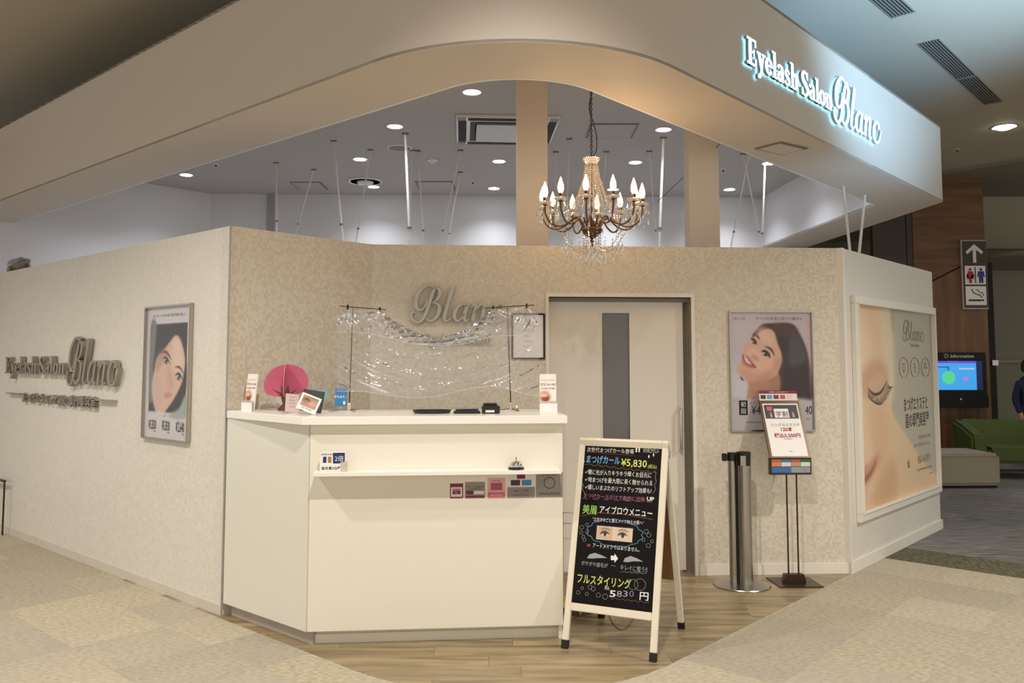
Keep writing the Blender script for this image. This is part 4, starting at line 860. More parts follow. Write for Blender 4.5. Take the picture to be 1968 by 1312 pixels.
# ------------------------------------------------------------------ large lash picture
x0 = loc(MR, 1640, 780)[0]; x1 = loc(MR, 1797.5, 780)[0]; z1 = loc(MR, 1636, 567)[1]; z0 = loc(MR, 1650.5, 1002)[1]
t, w, h = wallframe(MR, x0, x1, z0, z1, 'large white moulded frame with a closed eye close-up picture', .06, .035, M_TRIM, 'picture_frame')
for bx in ((.05, w-.05, .05, .065), (.05, w-.05, h-.065, h-.05), (.05, .065, .065, h-.065), (w-.065, w-.05, .065, h-.065)): obj('inner_moulding', MB().box(bx[0], bx[1], -.045, -.002, bx[2], bx[3]), M_TRIM, t, bevel=.004)
c = Canvas(300, 430, '#b9b29f')
c.poly([(-.1, -.05), (.40, -.05), (.44, .2), (.43, .42), (.40, .5), (.44, .58), (.58, .68), (.8, .84), (1.05, .96), (1.05, 1.05), (-.1, 1.05)], '#e2c29e', 3)
c.poly([(.28, -.05), (.42, -.05), (.46, .2), (.44, .42), (.38, .5), (.33, .3)], '#e2d3b4', 9, .8); c.poly([(.42, .58), (.6, .72), (.9, .92), (.6, .9), (.4, .72)], '#ddc39a', 8, .8)
c.poly([(-.1, .45), (.1, .45), (.16, .65), (.12, .8), (-.1, .84)], '#e5c9aa', 12, .8); c.poly([(.12, .5), (.3, .5), (.36, .7), (.2, .86), (.16, .7)], '#d2a884', 12, .5)
c.poly([(-.1, .05), (.1, .05), (.16, .3), (-.1, .4)], '#efd6b4', 14, .7); c.poly([(.06, .35), (.18, .28), (.34, .3), (.36, .4), (.24, .43), (.1, .46)], '#b98668', 9, .55); c.ell(.24, .38, .1, .035, '#d8b294', 5, .8, -.2)
c.poly([(-.1, .79), (.1, .78), (.2, .74), (.24, .76), (.14, .85), (0, .9), (-.1, .9)], '#b97a66', 6, .6); c.line([(-.02, .835), (.06, .85), (.14, .82), (.2, .77)], .012, '#99604e', 3)
c.poly([(.2, .88), (.42, .78), (.4, 1.05), (.12, 1.05)], '#c79a72', 12, .6)
c.line([(.13, .415), (.2, .445), (.28, .435), (.36, .38)], .007, '#2e2523', 1)
for i in range(26):
    f_ = i/25; bx_ = .14+.215*f_; by_ = .42+.035*math.sin(PI*min(f_*1.05, 1))-.045*max(f_-.5, 0)*1.2; an = 2.0-1.45*f_; ln = .055+.02*f_
    c.line([(bx_, by_), (bx_+math.cos(an)*ln*.5, by_+math.sin(an)*ln*.55), (bx_+math.cos(an-.35)*ln, by_+math.sin(an-.2)*ln*.8)], .0034, '#26201f', 0, .85)
c.poly([(.43, -.05), (.46, -.05), (.46, .12), (.44, .1)], '#8f836c', 4, .6)
obj('lash_print', c.mesh(.055, w-.055, .055, h-.055, -.004), M_PRINTM, t)
PW, PH = w-.11, h-.11
def nx(f_): return .055+PW*f_
def nz(f_): return .055+PH*(1-f_)
wB_ = sum(G[g_][0] for g_ in BL)
M_INKB = mat('brown_ink', '#4c4034', .7); M_INKBG = mat('soft_grey_ink', '#8a8174', .7)
write(t, BL, nx(.58), nz(.165), .17/1.2, .0006, M_INKBG, (PW*.30)/(wB_*.17/1.2), None, .005, 'letter')
text(t, 'Eyelash Salon', nx(.74), nz(.2), .045, M_INKBG, -.0055)
for i, ls in enumerate((('まつげ', 'エクステ', '専門'), ('高い', '技術', '安心'), ('個室の', '癒し空間'))):
    cx_ = nx(.575+.155*i); cz_ = nz(.315); rx, rz = PW*.062, PH*.055
    obj('wreath', MB().tube([(cx_+rx*math.sin(a_), -.006, cz_-rz*math.cos(a_)) for a_ in np.linspace(.35, 2*PI-.35, 22)], .003, 4), M_INKBG, t)
    for j, s_ in enumerate(ls): text(t, s_, cx_, cz_+.02-.03*j, .026, M_INKB, -.0055)
text(t, 'まつげエクステと', nx(.73), nz(.545), .128, M_INKB, -.0055, bold=.001, sx=.66); text(t, '眉の専門美容室', nx(.745), nz(.635), .135, M_INKB, -.0055, bold=.001, sx=.70)
text(t, '完全個室の癒し空間で', nx(.84), nz(.71), .034, M_INKBG, -.0055); text(t, 'あなたの目元を美しくします。', nx(.80), nz(.75), .034, M_INKBG, -.0055)
text(t, '☎:', nx(.60), nz(.845), .06, M_INKB, -.0055); text(t, '0561-41-9771', nx(.82), nz(.845), .095, M_INKBG, -.0055, sx=.66); text(t, 'http://www.blanc-lash.com', nx(.82), nz(.885), .038, M_INKBG, -.0055); text(t, 'Eyelash Salon', nx(.92), nz(.92), .02, M_INKBG, -.0055)
# ------------------------------------------------------------------ A-board chalk sign
fl_, fr_, br_, bl_ = atz(1078, 1246, 0), atz(1260, 1274, 0), atz(1322, 1208, 0), atz(1155, 1186, 0)
u = (fr_-fl_).normalized(); BWD = (fr_-fl_).length; HB = 1.078; mid_ = (fl_+fr_+br_+bl_)/4; fm = (fl_+fr_)/2; dep = (mid_-fm).length
yaw = math.atan2(u.y, u.x); tilt = math.atan2(dep, HB); SLT = math.hypot(dep, HB)
t = thing('menu_board', 'white framed folding chalk menu board standing before the sliding door', 'sign board', frame((fm.x, fm.y, 0), math.degrees(yaw)))
Mb = Matrix.Rotation(-tilt, 4, 'X'); BM = frame((fm.x, fm.y, 0), math.degrees(yaw)) @ Mb
M_WFR = mat('white_painted_wood', '#e2dac6', .45, noise=.05, nscale=15); M_CHALK = mat('chalkboard', '#0e0c0b', .6, spec=.15)
hw = BWD/2; lw = .034
for s_ in (-1, 1):
    L_ = obj('leg', MB().box(min(s_*hw, s_*(hw-lw)), max(s_*hw, s_*(hw-lw)), 0, .022, .045, SLT), M_WFR, t, Mb, bevel=.003)
    obj('rubber_foot', MB().box(min(s_*(hw+.001), s_*(hw-lw-.001)), max(s_*(hw+.001), s_*(hw-lw-.001)), -.001, .023, .004, .045), M_BLK, L_)
Mb2 = Matrix.Translation((0, 2*dep, 0)) @ Matrix.Rotation(tilt, 4, 'X')
for s_ in (-1, 1):
    L_ = obj('leg', MB().box(min(s_*hw, s_*(hw-lw)), max(s_*hw, s_*(hw-lw)), -.022, 0, .045, SLT-.005), M_WFR, t, Mb2, bevel=.003)
    obj('rubber_foot', MB().box(min(s_*(hw+.001), s_*(hw-lw-.001)), max(s_*(hw+.001), s_*(hw-lw-.001)), -.023, .001, .004, .045), M_BLK, L_)
zb = .235
obj('top_rail', MB().box(-hw+lw, hw-lw, 0, .022, SLT-.036, SLT), M_WFR, t, Mb, bevel=.003); obj('bottom_rail', MB().box(-hw+lw, hw-lw, 0, .022, zb-.04, zb), M_WFR, t, Mb, bevel=.003)
obj('back_rail', MB().box(-hw+lw, hw-lw, -.022, 0, SLT-.04, SLT-.006), M_WFR, t, Mb2)
obj('back_panel', MB().box(-hw+lw, hw-lw, -.012, -.006, .30, SLT-.04), mat('hardboard', '#8a6238', .7, noise=.08, nscale=20), t, Mb2)
obj('hinge', MB().tube([(hw+.002, .0, SLT-.03), (hw+.004, .02, SLT-.05), (hw+.002, .03, SLT-.09)], .005, 6), M_CHROME, t, Mb)
cb = obj('chalk_panel', MB().box(-hw+lw, hw-lw, .004, .010, zb, SLT-.036), M_CHALK, t, Mb)
CHK = {k_: mat('chalk_'+k_, v_, .9) for k_, v_ in dict(white='#e6e2dc', blue='#6fb2e0', yellow='#cfd86a', green='#9ccc60', pink='#b0607e', red='#a0444a', brown='#9a6444', dim='#9da0a4', violet='#8a6a9a').items()}
def bl(px, py): return loc(BM, px, py, .0035)
def chalk(s_, px, py, wpx, hpx, col, rot=-.05, bold=.0):
    x, z = bl(px, py); x2, _ = bl(px+wpx, py); sz = abs(bl(px, py)[1]-bl(px, py-hpx)[1])*1.2
    me = textmesh(s_, sz, 'LEFT', bold=bold, rot=0, res=2); xs = [v.co.x for v in me.vertices]; k_ = (x2-x)/(max(xs)-min(xs))
    for v in me.vertices: v.co = Vector(((v.co.x-min(xs))*k_, v.co.y, v.co.z+math.sin(v.co.x*40)*sz*.02))
    me.materials.append(CHK[col]); o = bpy.data.objects.new('chalk_lettering', me); COL.objects.link(o); o.parent = t; o.matrix_local = Mb @ Matrix.Translation((x, .0034, z)) @ Matrix.Rotation(rot_b, 4, 'Y')
def stroke(pts, r, col, name='chalk_line', closed=False):
    P_ = [(*bl(*p_),) for p_ in pts]; obj(name, MB().tube([(x, .0032, z) for x, z in P_], r, 4, closed), CHK[col], t, Mb)
xa, za = bl(1130, 865); xb, zb2 = bl(1270, 873); rot_b = 0
# the photo rows fall slightly to the right only through perspective: text is level on the board
chalk('次世代まつげカール登場', 1128, 867, 90, 8, 'white'); chalk('‼', 1221, 868, 9, 10, 'white', bold=.001); chalk('カラダにやさしい', 1236, 869, 30, 8, 'white')
chalk('まつげカール', 1127, 888, 64, 14, 'blue', bold=.0006); chalk('¥5,830', 1193, 895, 50, 16, 'yellow', bold=.0006); chalk('(税込)', 1245, 899, 17, 7, 'yellow')
for i, (s_, w_) in enumerate((('✓瞳に光が入りキラキラ輝くお目元に', 128), ('✓地まつげを最大限に長く魅せられる', 130), ('✓嬉しいまぶたのリフトアップ効果も!', 128))): chalk(s_, 1124, 910+i*14.5, w_, 9, 'white')
chalk('まつげカールだけで劇的に印象', 1122, 955, 118, 8, 'pink'); chalk('UP', 1243, 962, 14, 9, 'white', bold=.0008)
chalk('美眉', 1119, 985, 27, 16, 'green', bold=.0005); chalk('アイブロウメニュー', 1152, 985, 102, 14, 'white', bold=.0005)
chalk('"土台まゆごと整えメイク映えの眉へ"', 1139, 1000, 98, 7, 'white'); chalk('×', 1127, 1051, 8, 9, 'red', bold=.001); chalk('アートメイクではありません。', 1139, 1051, 90, 8, 'white')
chalk('ボサボサ眉毛が', 1117, 1085, 51, 8, 'dim'); chalk('〜', 1174, 1089, 9, 6, 'dim'); chalk('キレイに整う‼', 1192, 1094, 52, 10, 'dim')
chalk('フルスタイリング', 1109, 1118, 104, 17, 'yellow', bold=.0006); chalk('税込', 1162, 1132, 9, 7, 'white'); chalk('5', 1171, 1146, 12, 15, 'white', bold=.0006); chalk('8', 1185, 1146, 10, 14, 'dim'); chalk('3', 1197, 1146, 9, 14, 'dim'); chalk('0', 1209, 1146, 9, 14, 'violet'); chalk('円', 1229, 1151, 17, 15, 'white', bold=.0006)
def wavy(x0, y0, x1, y1, n_, a_, col, r=.0011): stroke([(x0+(x1-x0)*i/(n_*4), y0+(y1-y0)*i/(n_*4)+a_*math.sin(i*PI/2)) for i in range(n_*4+1)], r, col)
wavy(1122, 891, 1262, 908, 9, 1.6, 'brown'); stroke([(1128, 869), (1170, 871), (1222, 876)], .0008, 'red'); stroke([(1116, 991), (1150, 985), (1200, 988), (1255, 998)], .0013, 'brown')
for i in range(7): stroke([(1119+i*20.5, 957.5+i*1.1), (1129+i*20.5, 958+i*1.1)], .0008, 'dim')
wavy(1192, 1098, 1243, 1102, 5, 1.2, 'dim', .0008); wavy(1174, 1149, 1248, 1158, 6, 1.5, 'brown', .0009)
for s_, x_ in ((-1, 1121), (1, 1258)):
    stroke([(x_, 899+(6 if s_ > 0 else 0)), (x_-s_*-3, 905+(6 if s_ > 0 else 0)), (x_+s_*1, 914), (x_+s_*3, 926), (x_+s_*0, 932), (x_+s_*2, 940), (x_-s_*3, 948)], .0010, 'dim')
def ring(px, py, r_, col='dim', th=.0009): stroke([(px+r_*math.cos(a_), py+r_*1.05*math.sin(a_)) for a_ in np.linspace(0, 2*PI, 13)[:-1]], th, col, 'chalk_ring', True)
for q in ((1118, 1013, 3.8), (1128, 1008, 2.8), (1117, 1023, 3), (1128, 1022, 2.6), (1121, 1031, 3), (1123, 1037, 3), (1242, 1021, 4), (1247, 1028, 4), (1237, 1037, 3), (1253, 1040, 2.8), (1246, 1048, 4), (1111, 1138, 3.4), (1119, 1130, 2.6), (1128, 1141, 3), (1134, 1128, 4), (1140, 1131, 4), (1150, 1143, 4), (1163, 1146, 5), (1217, 1123, 9.5), (1230, 1123, 11)): ring(*q)
cl = []; cx0, cy0 = 1182, 1024
for i in range(73):
    a_ = 2*PI*i/72; rr = 1+.10*abs(math.sin(a_*7)); cl.append((cx0+50*rr*math.cos(a_)*(.9+.1*math.cos(a_)**2), cy0+30*rr*math.sin(a_)*.82+ (math.cos(a_))*4))
stroke(cl[:-1], .0013, 'blue', 'chalk_cloud', True)
def area(pts, col, name): 
    P_ = [bl(*p_) for p_ in pts]; obj(name, MB().prism(P_, .0028, .0036, 'y'), CHK[col], t, Mb)
area([(1128, 1072), (1133, 1065), (1143, 1062), (1155, 1066), (1167, 1072), (1150, 1072), (1138, 1073)], 'dim', 'chalk_brow'); area([(1198, 1079), (1201, 1072), (1212, 1068), (1225, 1073), (1236, 1079), (1218, 1078), (1206, 1080)], 'dim', 'chalk_brow')
area([(1174, 1067), (1181, 1068), (1181, 1063), (1188, 1073), (1181, 1081), (1181, 1076), (1174, 1076)], 'white', 'chalk_arrow')
for q in ((1247, 877), (1256, 874), (1122, 886)): area([(q[0], q[1]-4), (q[0]+1.5, q[1]), (q[0], q[1]+4), (q[0]-1.5, q[1])], 'white', 'chalk_star')
# small framed eye photo pinned to the board
a = bl(1148, 1014); b_ = bl(1215, 1042)
Mp = Mb @ Matrix.Translation((a[0], .0035, b_[1])); pw_, ph_ = b_[0]-a[0], (bl(1148, 1010)[1]-bl(1148, 1036)[1])
ep = obj('eye_photo', MB().box(-.006, pw_+.006, -.004, 0, -.006, ph_+.006), M_BLK, t, Mp)
c = Canvas(90, 34, '#d6cdbf'); c.poly([(.02, .06), (.46, .06), (.46, .94), (.02, .94)], '#c9ab8e', 1, 1, False); c.poly([(.5, .06), (.98, .06), (.98, .94), (.5, .94)], '#d4bfa6', 1, 1, False)
for e_ in (.24, .73):
    c.line([(e_-.13, .28), (e_, .17), (e_+.15, .3)], .06, '#8a6a50', 1, .8); c.ell(e_, .58, .1, .17, '#e9e0d8', 1); c.ell(e_, .57, .045, .17, '#2a1d16', 1); c.line([(e_-.13, .6), (e_-.02, .4), (e_+.12, .56)], .05, '#2a1d16', 1)
obj('eye_print', c.mesh(0, pw_, 0, ph_, -.0048), M_PRINTM, ep)
# gilt wire tray stand behind the board
p = atz(1113, 1186, 0); M_GILT = mat('pale_gilt', '#c8b27a', .35, .6)
t = thing('wire_stand', 'pale gilt wire stand with a round tray behind the chalk board', 'stand', p+Vector((0, .13, 0)))
obj('round_tray', MB().lathe([(0, .03), (.12, .03), (.135, .038), (.14, .048), (.137, .05), (.12, .036), (0, .036)], n=32), M_GILT, t, smooth=True)
for a_ in (0, 2.1, 4.2): obj('ball_foot', MB().lathe([(0, 0), (.009, .004), (.012, .014), (.009, .026), (0, .03)], (.1*math.cos(a_+.6), .1*math.sin(a_+.6), 0), 10), M_GILT, t, smooth=True)
p2 = atz(1092, 1190, 0)-p-Vector((0, .13, 0))
obj('upright', MB().tube([(-.125, .0, .04), (-.125, .0, .585)], .004, 6), M_GILT, t); obj('upright', MB().tube([(-.085, .02, .04), (-.085, .02, .585)], .004, 6), M_GILT, t)
for z_ in (.585, .52, .43): obj('top_bar', MB().tube([(-.16, 0, z_), (-.02, .02, z_)], .003, 6), M_GILT, t)
for k_ in range(4):
    obj('scroll', MB().tube([(-.105+.02*math.cos(a_)*(1-a_/9), .0, .47+.03*k_*.9+.013*math.sin(a_)*(1-a_/9)) for a_ in np.linspace(0, 6, 14)], .0025, 5), M_GILT, t)
for a_ in np.linspace(0, 2*PI, 9)[:-1]: obj('rim_loop', MB().tube([(.115*math.cos(a_)+.018*math.cos(b2)*(-math.sin(a_)), .115*math.sin(a_)+.018*math.cos(b2)*math.cos(a_), .07+.02*math.sin(b2)) for b2 in np.linspace(0, 2*PI, 11)[:-1]], .002, 4, True), M_GILT, t)
# loose cord on the floor
cp = [atz(x, y, .004) for x, y in ((1170, 1172), (1172, 1186), (1180, 1200), (1192, 1209), (1205, 1205), (1214, 1192), (1221, 1178), (1222, 1168))]
t = obj('loose_cord', MB().tube(cr(cp, 5), .002, 5), mat('cord_brown', '#6a5636', .6)); tag(t, 'thin brown cord looping over the planks under the chalk board', 'cord')
# ------------------------------------------------------------------ stanchion
t = thing('belt_stanchion', 'brushed steel belt stanchion on a round base beside the door', 'stanchion', (1.553, 5.845, 0))
obj('base_disc', MB().lathe([(0, 0), (.185, 0), (.19, .006), (.186, .012), (.05, .018), (0, .018)], n=48), M_STEEL, t, smooth=True)
PHT = atY(1420, 868, 5.845).z
obj('post', MB().lathe([(0, .014), (.048, .014), (.048, PHT-.09), (0, PHT-.09)], (.028, 0, 0), 28), M_STEEL, t, smooth=True)
obj('side_tube', MB().lathe([(0, .014), (.027, .014), (.027, PHT-.06), (0, PHT-.06)], (-.051, .008, 0), 20), M_STEEL, t, smooth=True)
obj('groove', MB().box(-.028, -.016, -.012, .01, .016, PHT-.02), M_BLK, t)
hd = obj('belt_head', MB().lathe([(0, PHT-.09), (.046, PHT-.09), (.049, PHT-.02), (.049, PHT-.002), (.044, PHT+.002), (0, PHT+.002)], (.028, 0, 0), 28), M_DARK, t, smooth=True)
obj('head_plate', MB().box(-.006, .03, -.051, -.03, PHT-.088, PHT-.022), M_STEEL, t)
obj('side_head', MB().lathe([(0, PHT-.06), (.029, PHT-.06), (.029, PHT-.004), (0, PHT-.004)], (-.051, .008, 0), 20), M_DARK, t, smooth=True)
obj('belt_clip', MB().box(-.115, -.085, -.012, .03, PHT-.062, PHT-.012), M_BLK, t, bevel=.004)
# ------------------------------------------------------------------ bronze sign stand
t = thing('leaflet_sign_stand', 'dark bronze floor stand with a tilted price sheet in front of the smiling poster', 'sign stand', frame((1.93, 5.915, 0), 3.0))
SM = frame((1.93, 5.915, 0), 3.0)
obj('base_plate', MB().prism([(-.15, -.14), (.15, -.14), (.152, .13), (-.152, .13)], 0, .008, 'z'), M_BRONZE, t, bevel=.002)
obj('base_block', MB().prism([(-.08, .008), (.08, .008), (.065, .06), (-.065, .06)], -.02, .03, 'y'), M_BRONZE, t, bevel=.002)
for x_ in (-.035, .035): obj('rod', MB().tube([(x_, .005, .05), (x_, .005, .76)], .006, 8), M_BRONZE, t, smooth=True)
fz0, fz1 = loc(SM, 1520, 912, -.03)[1], loc(SM, 1520, 880, -.03)[1]; xl = loc(SM, 1480.5, 900, -.03)[0]; xr = loc(SM, 1560, 900, -.03)[0]
obj('lower_box', MB().box(xl, xr, -.028, .01, fz0, fz1), M_BRONZE, t, bevel=.002)
lx, lw_, lh_ = xl, xr-xl, fz1-fz0
for i, (cc_, c2_) in enumerate((('#b8604a', '#d08a50'), ('#3a78b0', '#dcd8d0'), ('#b05a4a', '#c89070'), ('#2e6a3c', '#d4e0d0'))):
    panel(t, 'card_print', lx+.01+lw_*.235*i, lx+.01+lw_*.235*(i+1)-.002, fz0+lh_*.76, fz0+lh_*.92, mat('cp%d' % i, cc_, .5), -.0292); panel(t, 'card_print', lx+.01+lw_*.235*i, lx+.01+lw_*.235*(i+1)-.002, fz0+lh_*.5, fz0+lh_*.75, mat('cq%d' % i, c2_, .5), -.0292)
panel(t, 'card_print', lx+.01, lx+lw_*.5, fz0+lh_*.12, fz0+lh_*.47, mat('cr1', '#3c6ca8', .5), -.0292); panel(t, 'card_print', lx+lw_*.5+.001, lx+lw_-.01, fz0+lh_*.12, fz0+lh_*.47, mat('cr2', '#8aa0a8', .5), -.0292); text(t, '2倍', lx+lw_*.83, fz0+lh_*.2, .022, M_PINK, -.030)
zt = atY(1500, 768, 5.915+.19).z; sl_ = math.hypot(.2, zt-fz1); Mt = Matrix.Translation(((xl+xr)/2, -.026, fz1)) @ Matrix.Rotation(-math.atan2(.2, zt-fz1), 4, 'X')
w2 = lw_/2
obj('tilted_back', MB().box(-w2, w2, 0, .012, 0, sl_), M_BRONZE, t, Mt, bevel=.002)
pr = obj('price_sheet', MB().box(-w2+.018, w2-.018, -.002, -.0005, .012, sl_-.03), M_WHITE, t, Mt)
def st(s_, x, z, sz_, m_, **k): return text(pr, s_, x, z, sz_, m_, -.003, **k)
panel(pr, 'dark_banner', -w2+.026, w2-.026, sl_-.145, sl_-.04, mat('night_banner', '#2c2838', .5), -.0028)
panel(pr, 'label_print', -.052, .052, sl_-.138, sl_-.07, M_WHITE, -.0034); text(pr, '学割', 0, sl_-.128, .047, M_INK, -.0042, bold=.0002)
panel(pr, 'label_print', -.1, -.065, sl_-.085, sl_-.055, M_PINK, -.0034)
for x_ in (-.078, .082): obj('label_print', MB().prism([(x_-.008, sl_-.135), (x_+.01, sl_-.135), (x_+.004, sl_-.095), (x_-.006, sl_-.1)], -.0036, -.003, 'y'), mat('tan_print', '#b89868', .5), pr)
st('シングルエクステ', .01, .235, .026, M_INK); st('120本', .01, .198, .036, M_RED, bold=.001); st('税込5,500円', .01, .152, .036, M_RED, bold=.001); st('※学生証提示', .01, .135, .011, M_INKG); st('(税込)', .01, .045, .01, M_INKG)
hc = obj('header_card', MB().box(-w2+.004, w2-.01, -.004, -.001, 0, .072), mat('header_cream', '#ead9d2', .5), t, Mt @ Matrix.Translation((0, .0, sl_-.006)) @ Matrix.Rotation(.25, 4, 'X'))
panel(hc, 'header_band', -w2+.004, w2-.01, .05, .072, M_MAROON, -.005); text(hc, 'ご利用いただけるカード', 0, .056, .013, M_WHITE, -.006)
for i, q in enumerate(('#3a3030', '#5a9ac8', '#7a2050', '#b05048', '#d8ccc4')): panel(hc, 'card_print', -w2+.014+i*.047, -w2+.05+i*.047, .012, .04, mat('hc%d' % i, q, .5), -.005)
# ------------------------------------------------------------------ chandelier
CHX, CHY = .503, 5.28
CH = Vector((CHX, CHY, 0))
def b_crys(nt, b):
    N = nt.nodes.new; L = nt.links.new; out = nt.nodes['Material Output']; nt.nodes.remove(b)
    tr_ = N('ShaderNodeBsdfTransparent'); tr_.inputs[0].default_value = (.86, .84, .82, 1); gl = N('ShaderNodeBsdfGlossy'); gl.inputs['Roughness'].default_value = .04; gl.inputs[0].default_value = (1, .97, .93, 1)
    lw2 = N('ShaderNodeLayerWeight'); lw2.inputs[0].default_value = .7; m_ = N('ShaderNodeMixShader'); ma = N('ShaderNodeMath'); ma.operation = 'MULTIPLY_ADD'; ma.inputs[1].default_value = .55; ma.inputs[2].default_value = .3; L(lw2.outputs['Facing'], ma.inputs[0]); L(ma.outputs[0], m_.inputs[0]); L(tr_.outputs[0], m_.inputs[1]); L(gl.outputs[0], m_.inputs[2])
    df = N('ShaderNodeBsdfDiffuse'); df.inputs[0].default_value = (.95, .93, .9, 1); m3 = N('ShaderNodeMixShader'); m3.inputs[0].default_value = .28; L(m_.outputs[0], m3.inputs[1]); L(df.outputs[0], m3.inputs[2]); L(m3.outputs[0], out.inputs[0])
M_CRYS = nodes_mat('crystal', b_crys); M_BRASS = mat('antique_brass', '#66503a', .38, .8); M_BULB = emis('candle_bulb', '#ffcf9a', 2.0)
ch = thing('chandelier', 'twelve-candle brass and crystal chandelier hanging before the mosaic wall', 'chandelier', CH)
zc = 2.34
obj('bowl', MB().lathe([(0, 2.275), (.012, 2.278), (.03, 2.29), (.058, 2.312), (.066, 2.335), (.06, 2.345), (0, 2.345)], n=24), M_BRASS, ch, smooth=True)
obj('finial', MB().lathe([(0, 2.225), (.012, 2.235), (.006, 2.25), (.014, 2.262), (.006, 2.278), (0, 2.28)], n=12), M_BRASS, ch, smooth=True)
obj('stem', MB().tube([(0, 0, 2.34), (0, 0, 2.76)], .006, 8), M_BRASS, ch, smooth=True)
obj('crown_dish', MB().lathe([(.012, 2.735), (.03, 2.745), (.05, 2.775), (.056, 2.79), (.05, 2.792), (.03, 2.765), (0, 2.76)], n=24), M_CRYS, ch, smooth=True)
obj('crown_ring', MB().lathe([(.034, 2.735), (.038, 2.742), (.034, 2.75), (.03, 2.742)], n=20), M_BRASS, ch, smooth=True)
def beads(path, r, step, name='crystal_strand', drop=None):
    mb = MB(); acc = 0; last = Vector(path[0]); mb.octa(last, r)
    for p_ in path[1:]:
        p_ = Vector(p_); d_ = p_-last; 
        while d_.length >= step: last = last+d_.normalized()*step; mb.octa(last, r); d_ = p_-last
    o = obj(name, mb, M_CRYS, ch); o['kind'] = 'stuff'; return o
NA = 12; RB = .315
for i in range(NA):
    a_ = 2*PI*(i+.5)/NA+.06; cs_, sn_ = math.cos(a_), math.sin(a_)
    A = lambda r_, z_: (r_*cs_, r_*sn_, z_)
    obj('arm', MB().tube(cr([A(.05, 2.345), A(.085, 2.40), A(.12, 2.405), A(.17, 2.365), A(.225, 2.345), A(.28, 2.365), A(.312, 2.42), A(RB, 2.47)], 5), .0055, 6), M_BRASS, ch, smooth=True)
    obj('candle_cup', MB().lathe([(.008, 2.468), (.018, 2.476), (.012, 2.484), (.012, 2.52), (0, 2.52)], (RB*cs_, RB*sn_, 0), 12), M_BRASS, ch, smooth=True)
    obj('drip_dish', MB().lathe([(.012, 2.474), (.034, 2.478), (.042, 2.49), (.04, 2.492), (.012, 2.48)], (RB*cs_, RB*sn_, 0), 14), M_CRYS, ch, smooth=True)
    obj('candle_bulb', MB().lathe([(.010, 2.52), (.0165, 2.534), (.0195, 2.552), (.017, 2.575), (.009, 2.600), (.002, 2.620), (0, 2.621)], (RB*cs_, RB*sn_, 0), 12), M_BULB, ch, smooth=True)
    pl_ = bpy.data.lights.new('candle_lamp', 'POINT'); pl_.energy = 0.5; pl_.color = (1, .62, .3); pl_.shadow_soft_size = .02; po = bpy.data.objects.new('candle_lamp', pl_); COL.objects.link(po); po.location = CH+Vector(A(RB+.005, 2.655))
    mb = MB()
    for k_ in range(6):
        b2 = 2*PI*k_/6; cx_, cy_ = RB*cs_+.038*math.cos(b2), RB*sn_+.038*math.sin(b2)
        mb.octa((cx_, cy_, 2.468), .005); mb.octa((cx_, cy_, 2.44), .0055, .022)
        if k_ in (0, 2, 4): mb.octa((cx_, cy_, 2.405), .004); mb.octa((cx_, cy_, 2.375), .0055, .024)
    obj('prism_drops', mb, M_CRYS, ch)['kind'] = 'stuff'
    beads([(.036*cs_, .036*sn_, 2.742-.0), (.05*cs_, .05*sn_, 2.66), (.085*cs_, .085*sn_, 2.56), (.125*cs_, .125*sn_, 2.475)], .0074, .0150)
    a3 = a_+PI/NA; c3, s3 = math.cos(a3), math.sin(a3)
    beads([(.034*c3, .034*s3, 2.742), (.046*c3, .046*s3, 2.66), (.078*c3, .078*s3, 2.56), (.118*c3, .118*s3, 2.465)], .0066, .0145)
    a2 = a_+2*PI/NA
    beads([(RB*(cs_*(1-f_)+math.cos(a2)*f_), RB*(sn_*(1-f_)+math.sin(a2)*f_), 2.475-.07*math.sin(PI*f_)) for f_ in np.linspace(0, 1, 9)], .0055, .014, 'crystal_garland')
    beads([((.125+(.3-.125)*f_)*cs_, (.125+(.3-.125)*f_)*sn_, 2.475-.05*math.sin(PI*f_)) for f_ in np.linspace(0, 1, 9)], .005, .015, 'crystal_garland')
    if i % 2 == 0:
        beads([A(.225-.2*f_, 2.34-.14*math.sin(PI*(f_*.72+.05))) for f_ in np.linspace(0, 1, 10)], .006, .0145, 'crystal_swag')
    mb = MB(); rr = .2 if i % 2 == 0 else .13
    for j in range(2):
        bb = a_+.26*j; x_, y_ = rr*math.cos(bb), rr*math.sin(bb); zt_ = 2.33 if rr > .15 else 2.27
        for q_ in range(4): mb.octa((x_, y_, zt_-.02*q_), .005)
        mb.octa((x_, y_, zt_-.115), .008, .03); mb.octa((x_, y_, zt_-.155), .004, .014)
    obj('prism_drops', mb, M_CRYS, ch)['kind'] = 'stuff'
mb = MB()
for k_ in range(8):
    a_ = 2*PI*k_/8; x_, y_ = .055*math.cos(a_), .055*math.sin(a_)
    for q_ in range(5): mb.octa((x_, y_, 2.3-.02*q_), .0055)
    mb.octa((x_, y_, 2.175), .009, .033); mb.octa((x_, y_, 2.125), .005, .017)
obj('prism_drops', mb, M_CRYS, ch)['kind'] = 'stuff'
for i in range(54):
    z_ = 2.80+i*.017
    if z_ > HI-.03: break
    f_ = (z_-2.8)*.02
    Mc_ = Matrix.Translation((0, 0, z_)) @ Rz((i % 2)*PI/2)
    obj('chain_link', MB().tube([Mc_ @ Vector((.0065*math.cos(a_), 0, .0125*math.sin(a_))) for a_ in np.linspace(0, 2*PI, 9)[:-1]], .0022, 4, True), M_BRONZE, ch)
obj('power_cord', MB().tube(cr([(0, 0, 2.79), (.03, .01, 2.84), (.035, .01, 2.93), (.015, .01, 3.02), (-.012, 0, 3.12), (.01, .01, 3.25), (0, 0, 3.45), (0, 0, HI)], 6), .003, 6), M_DARK, ch)
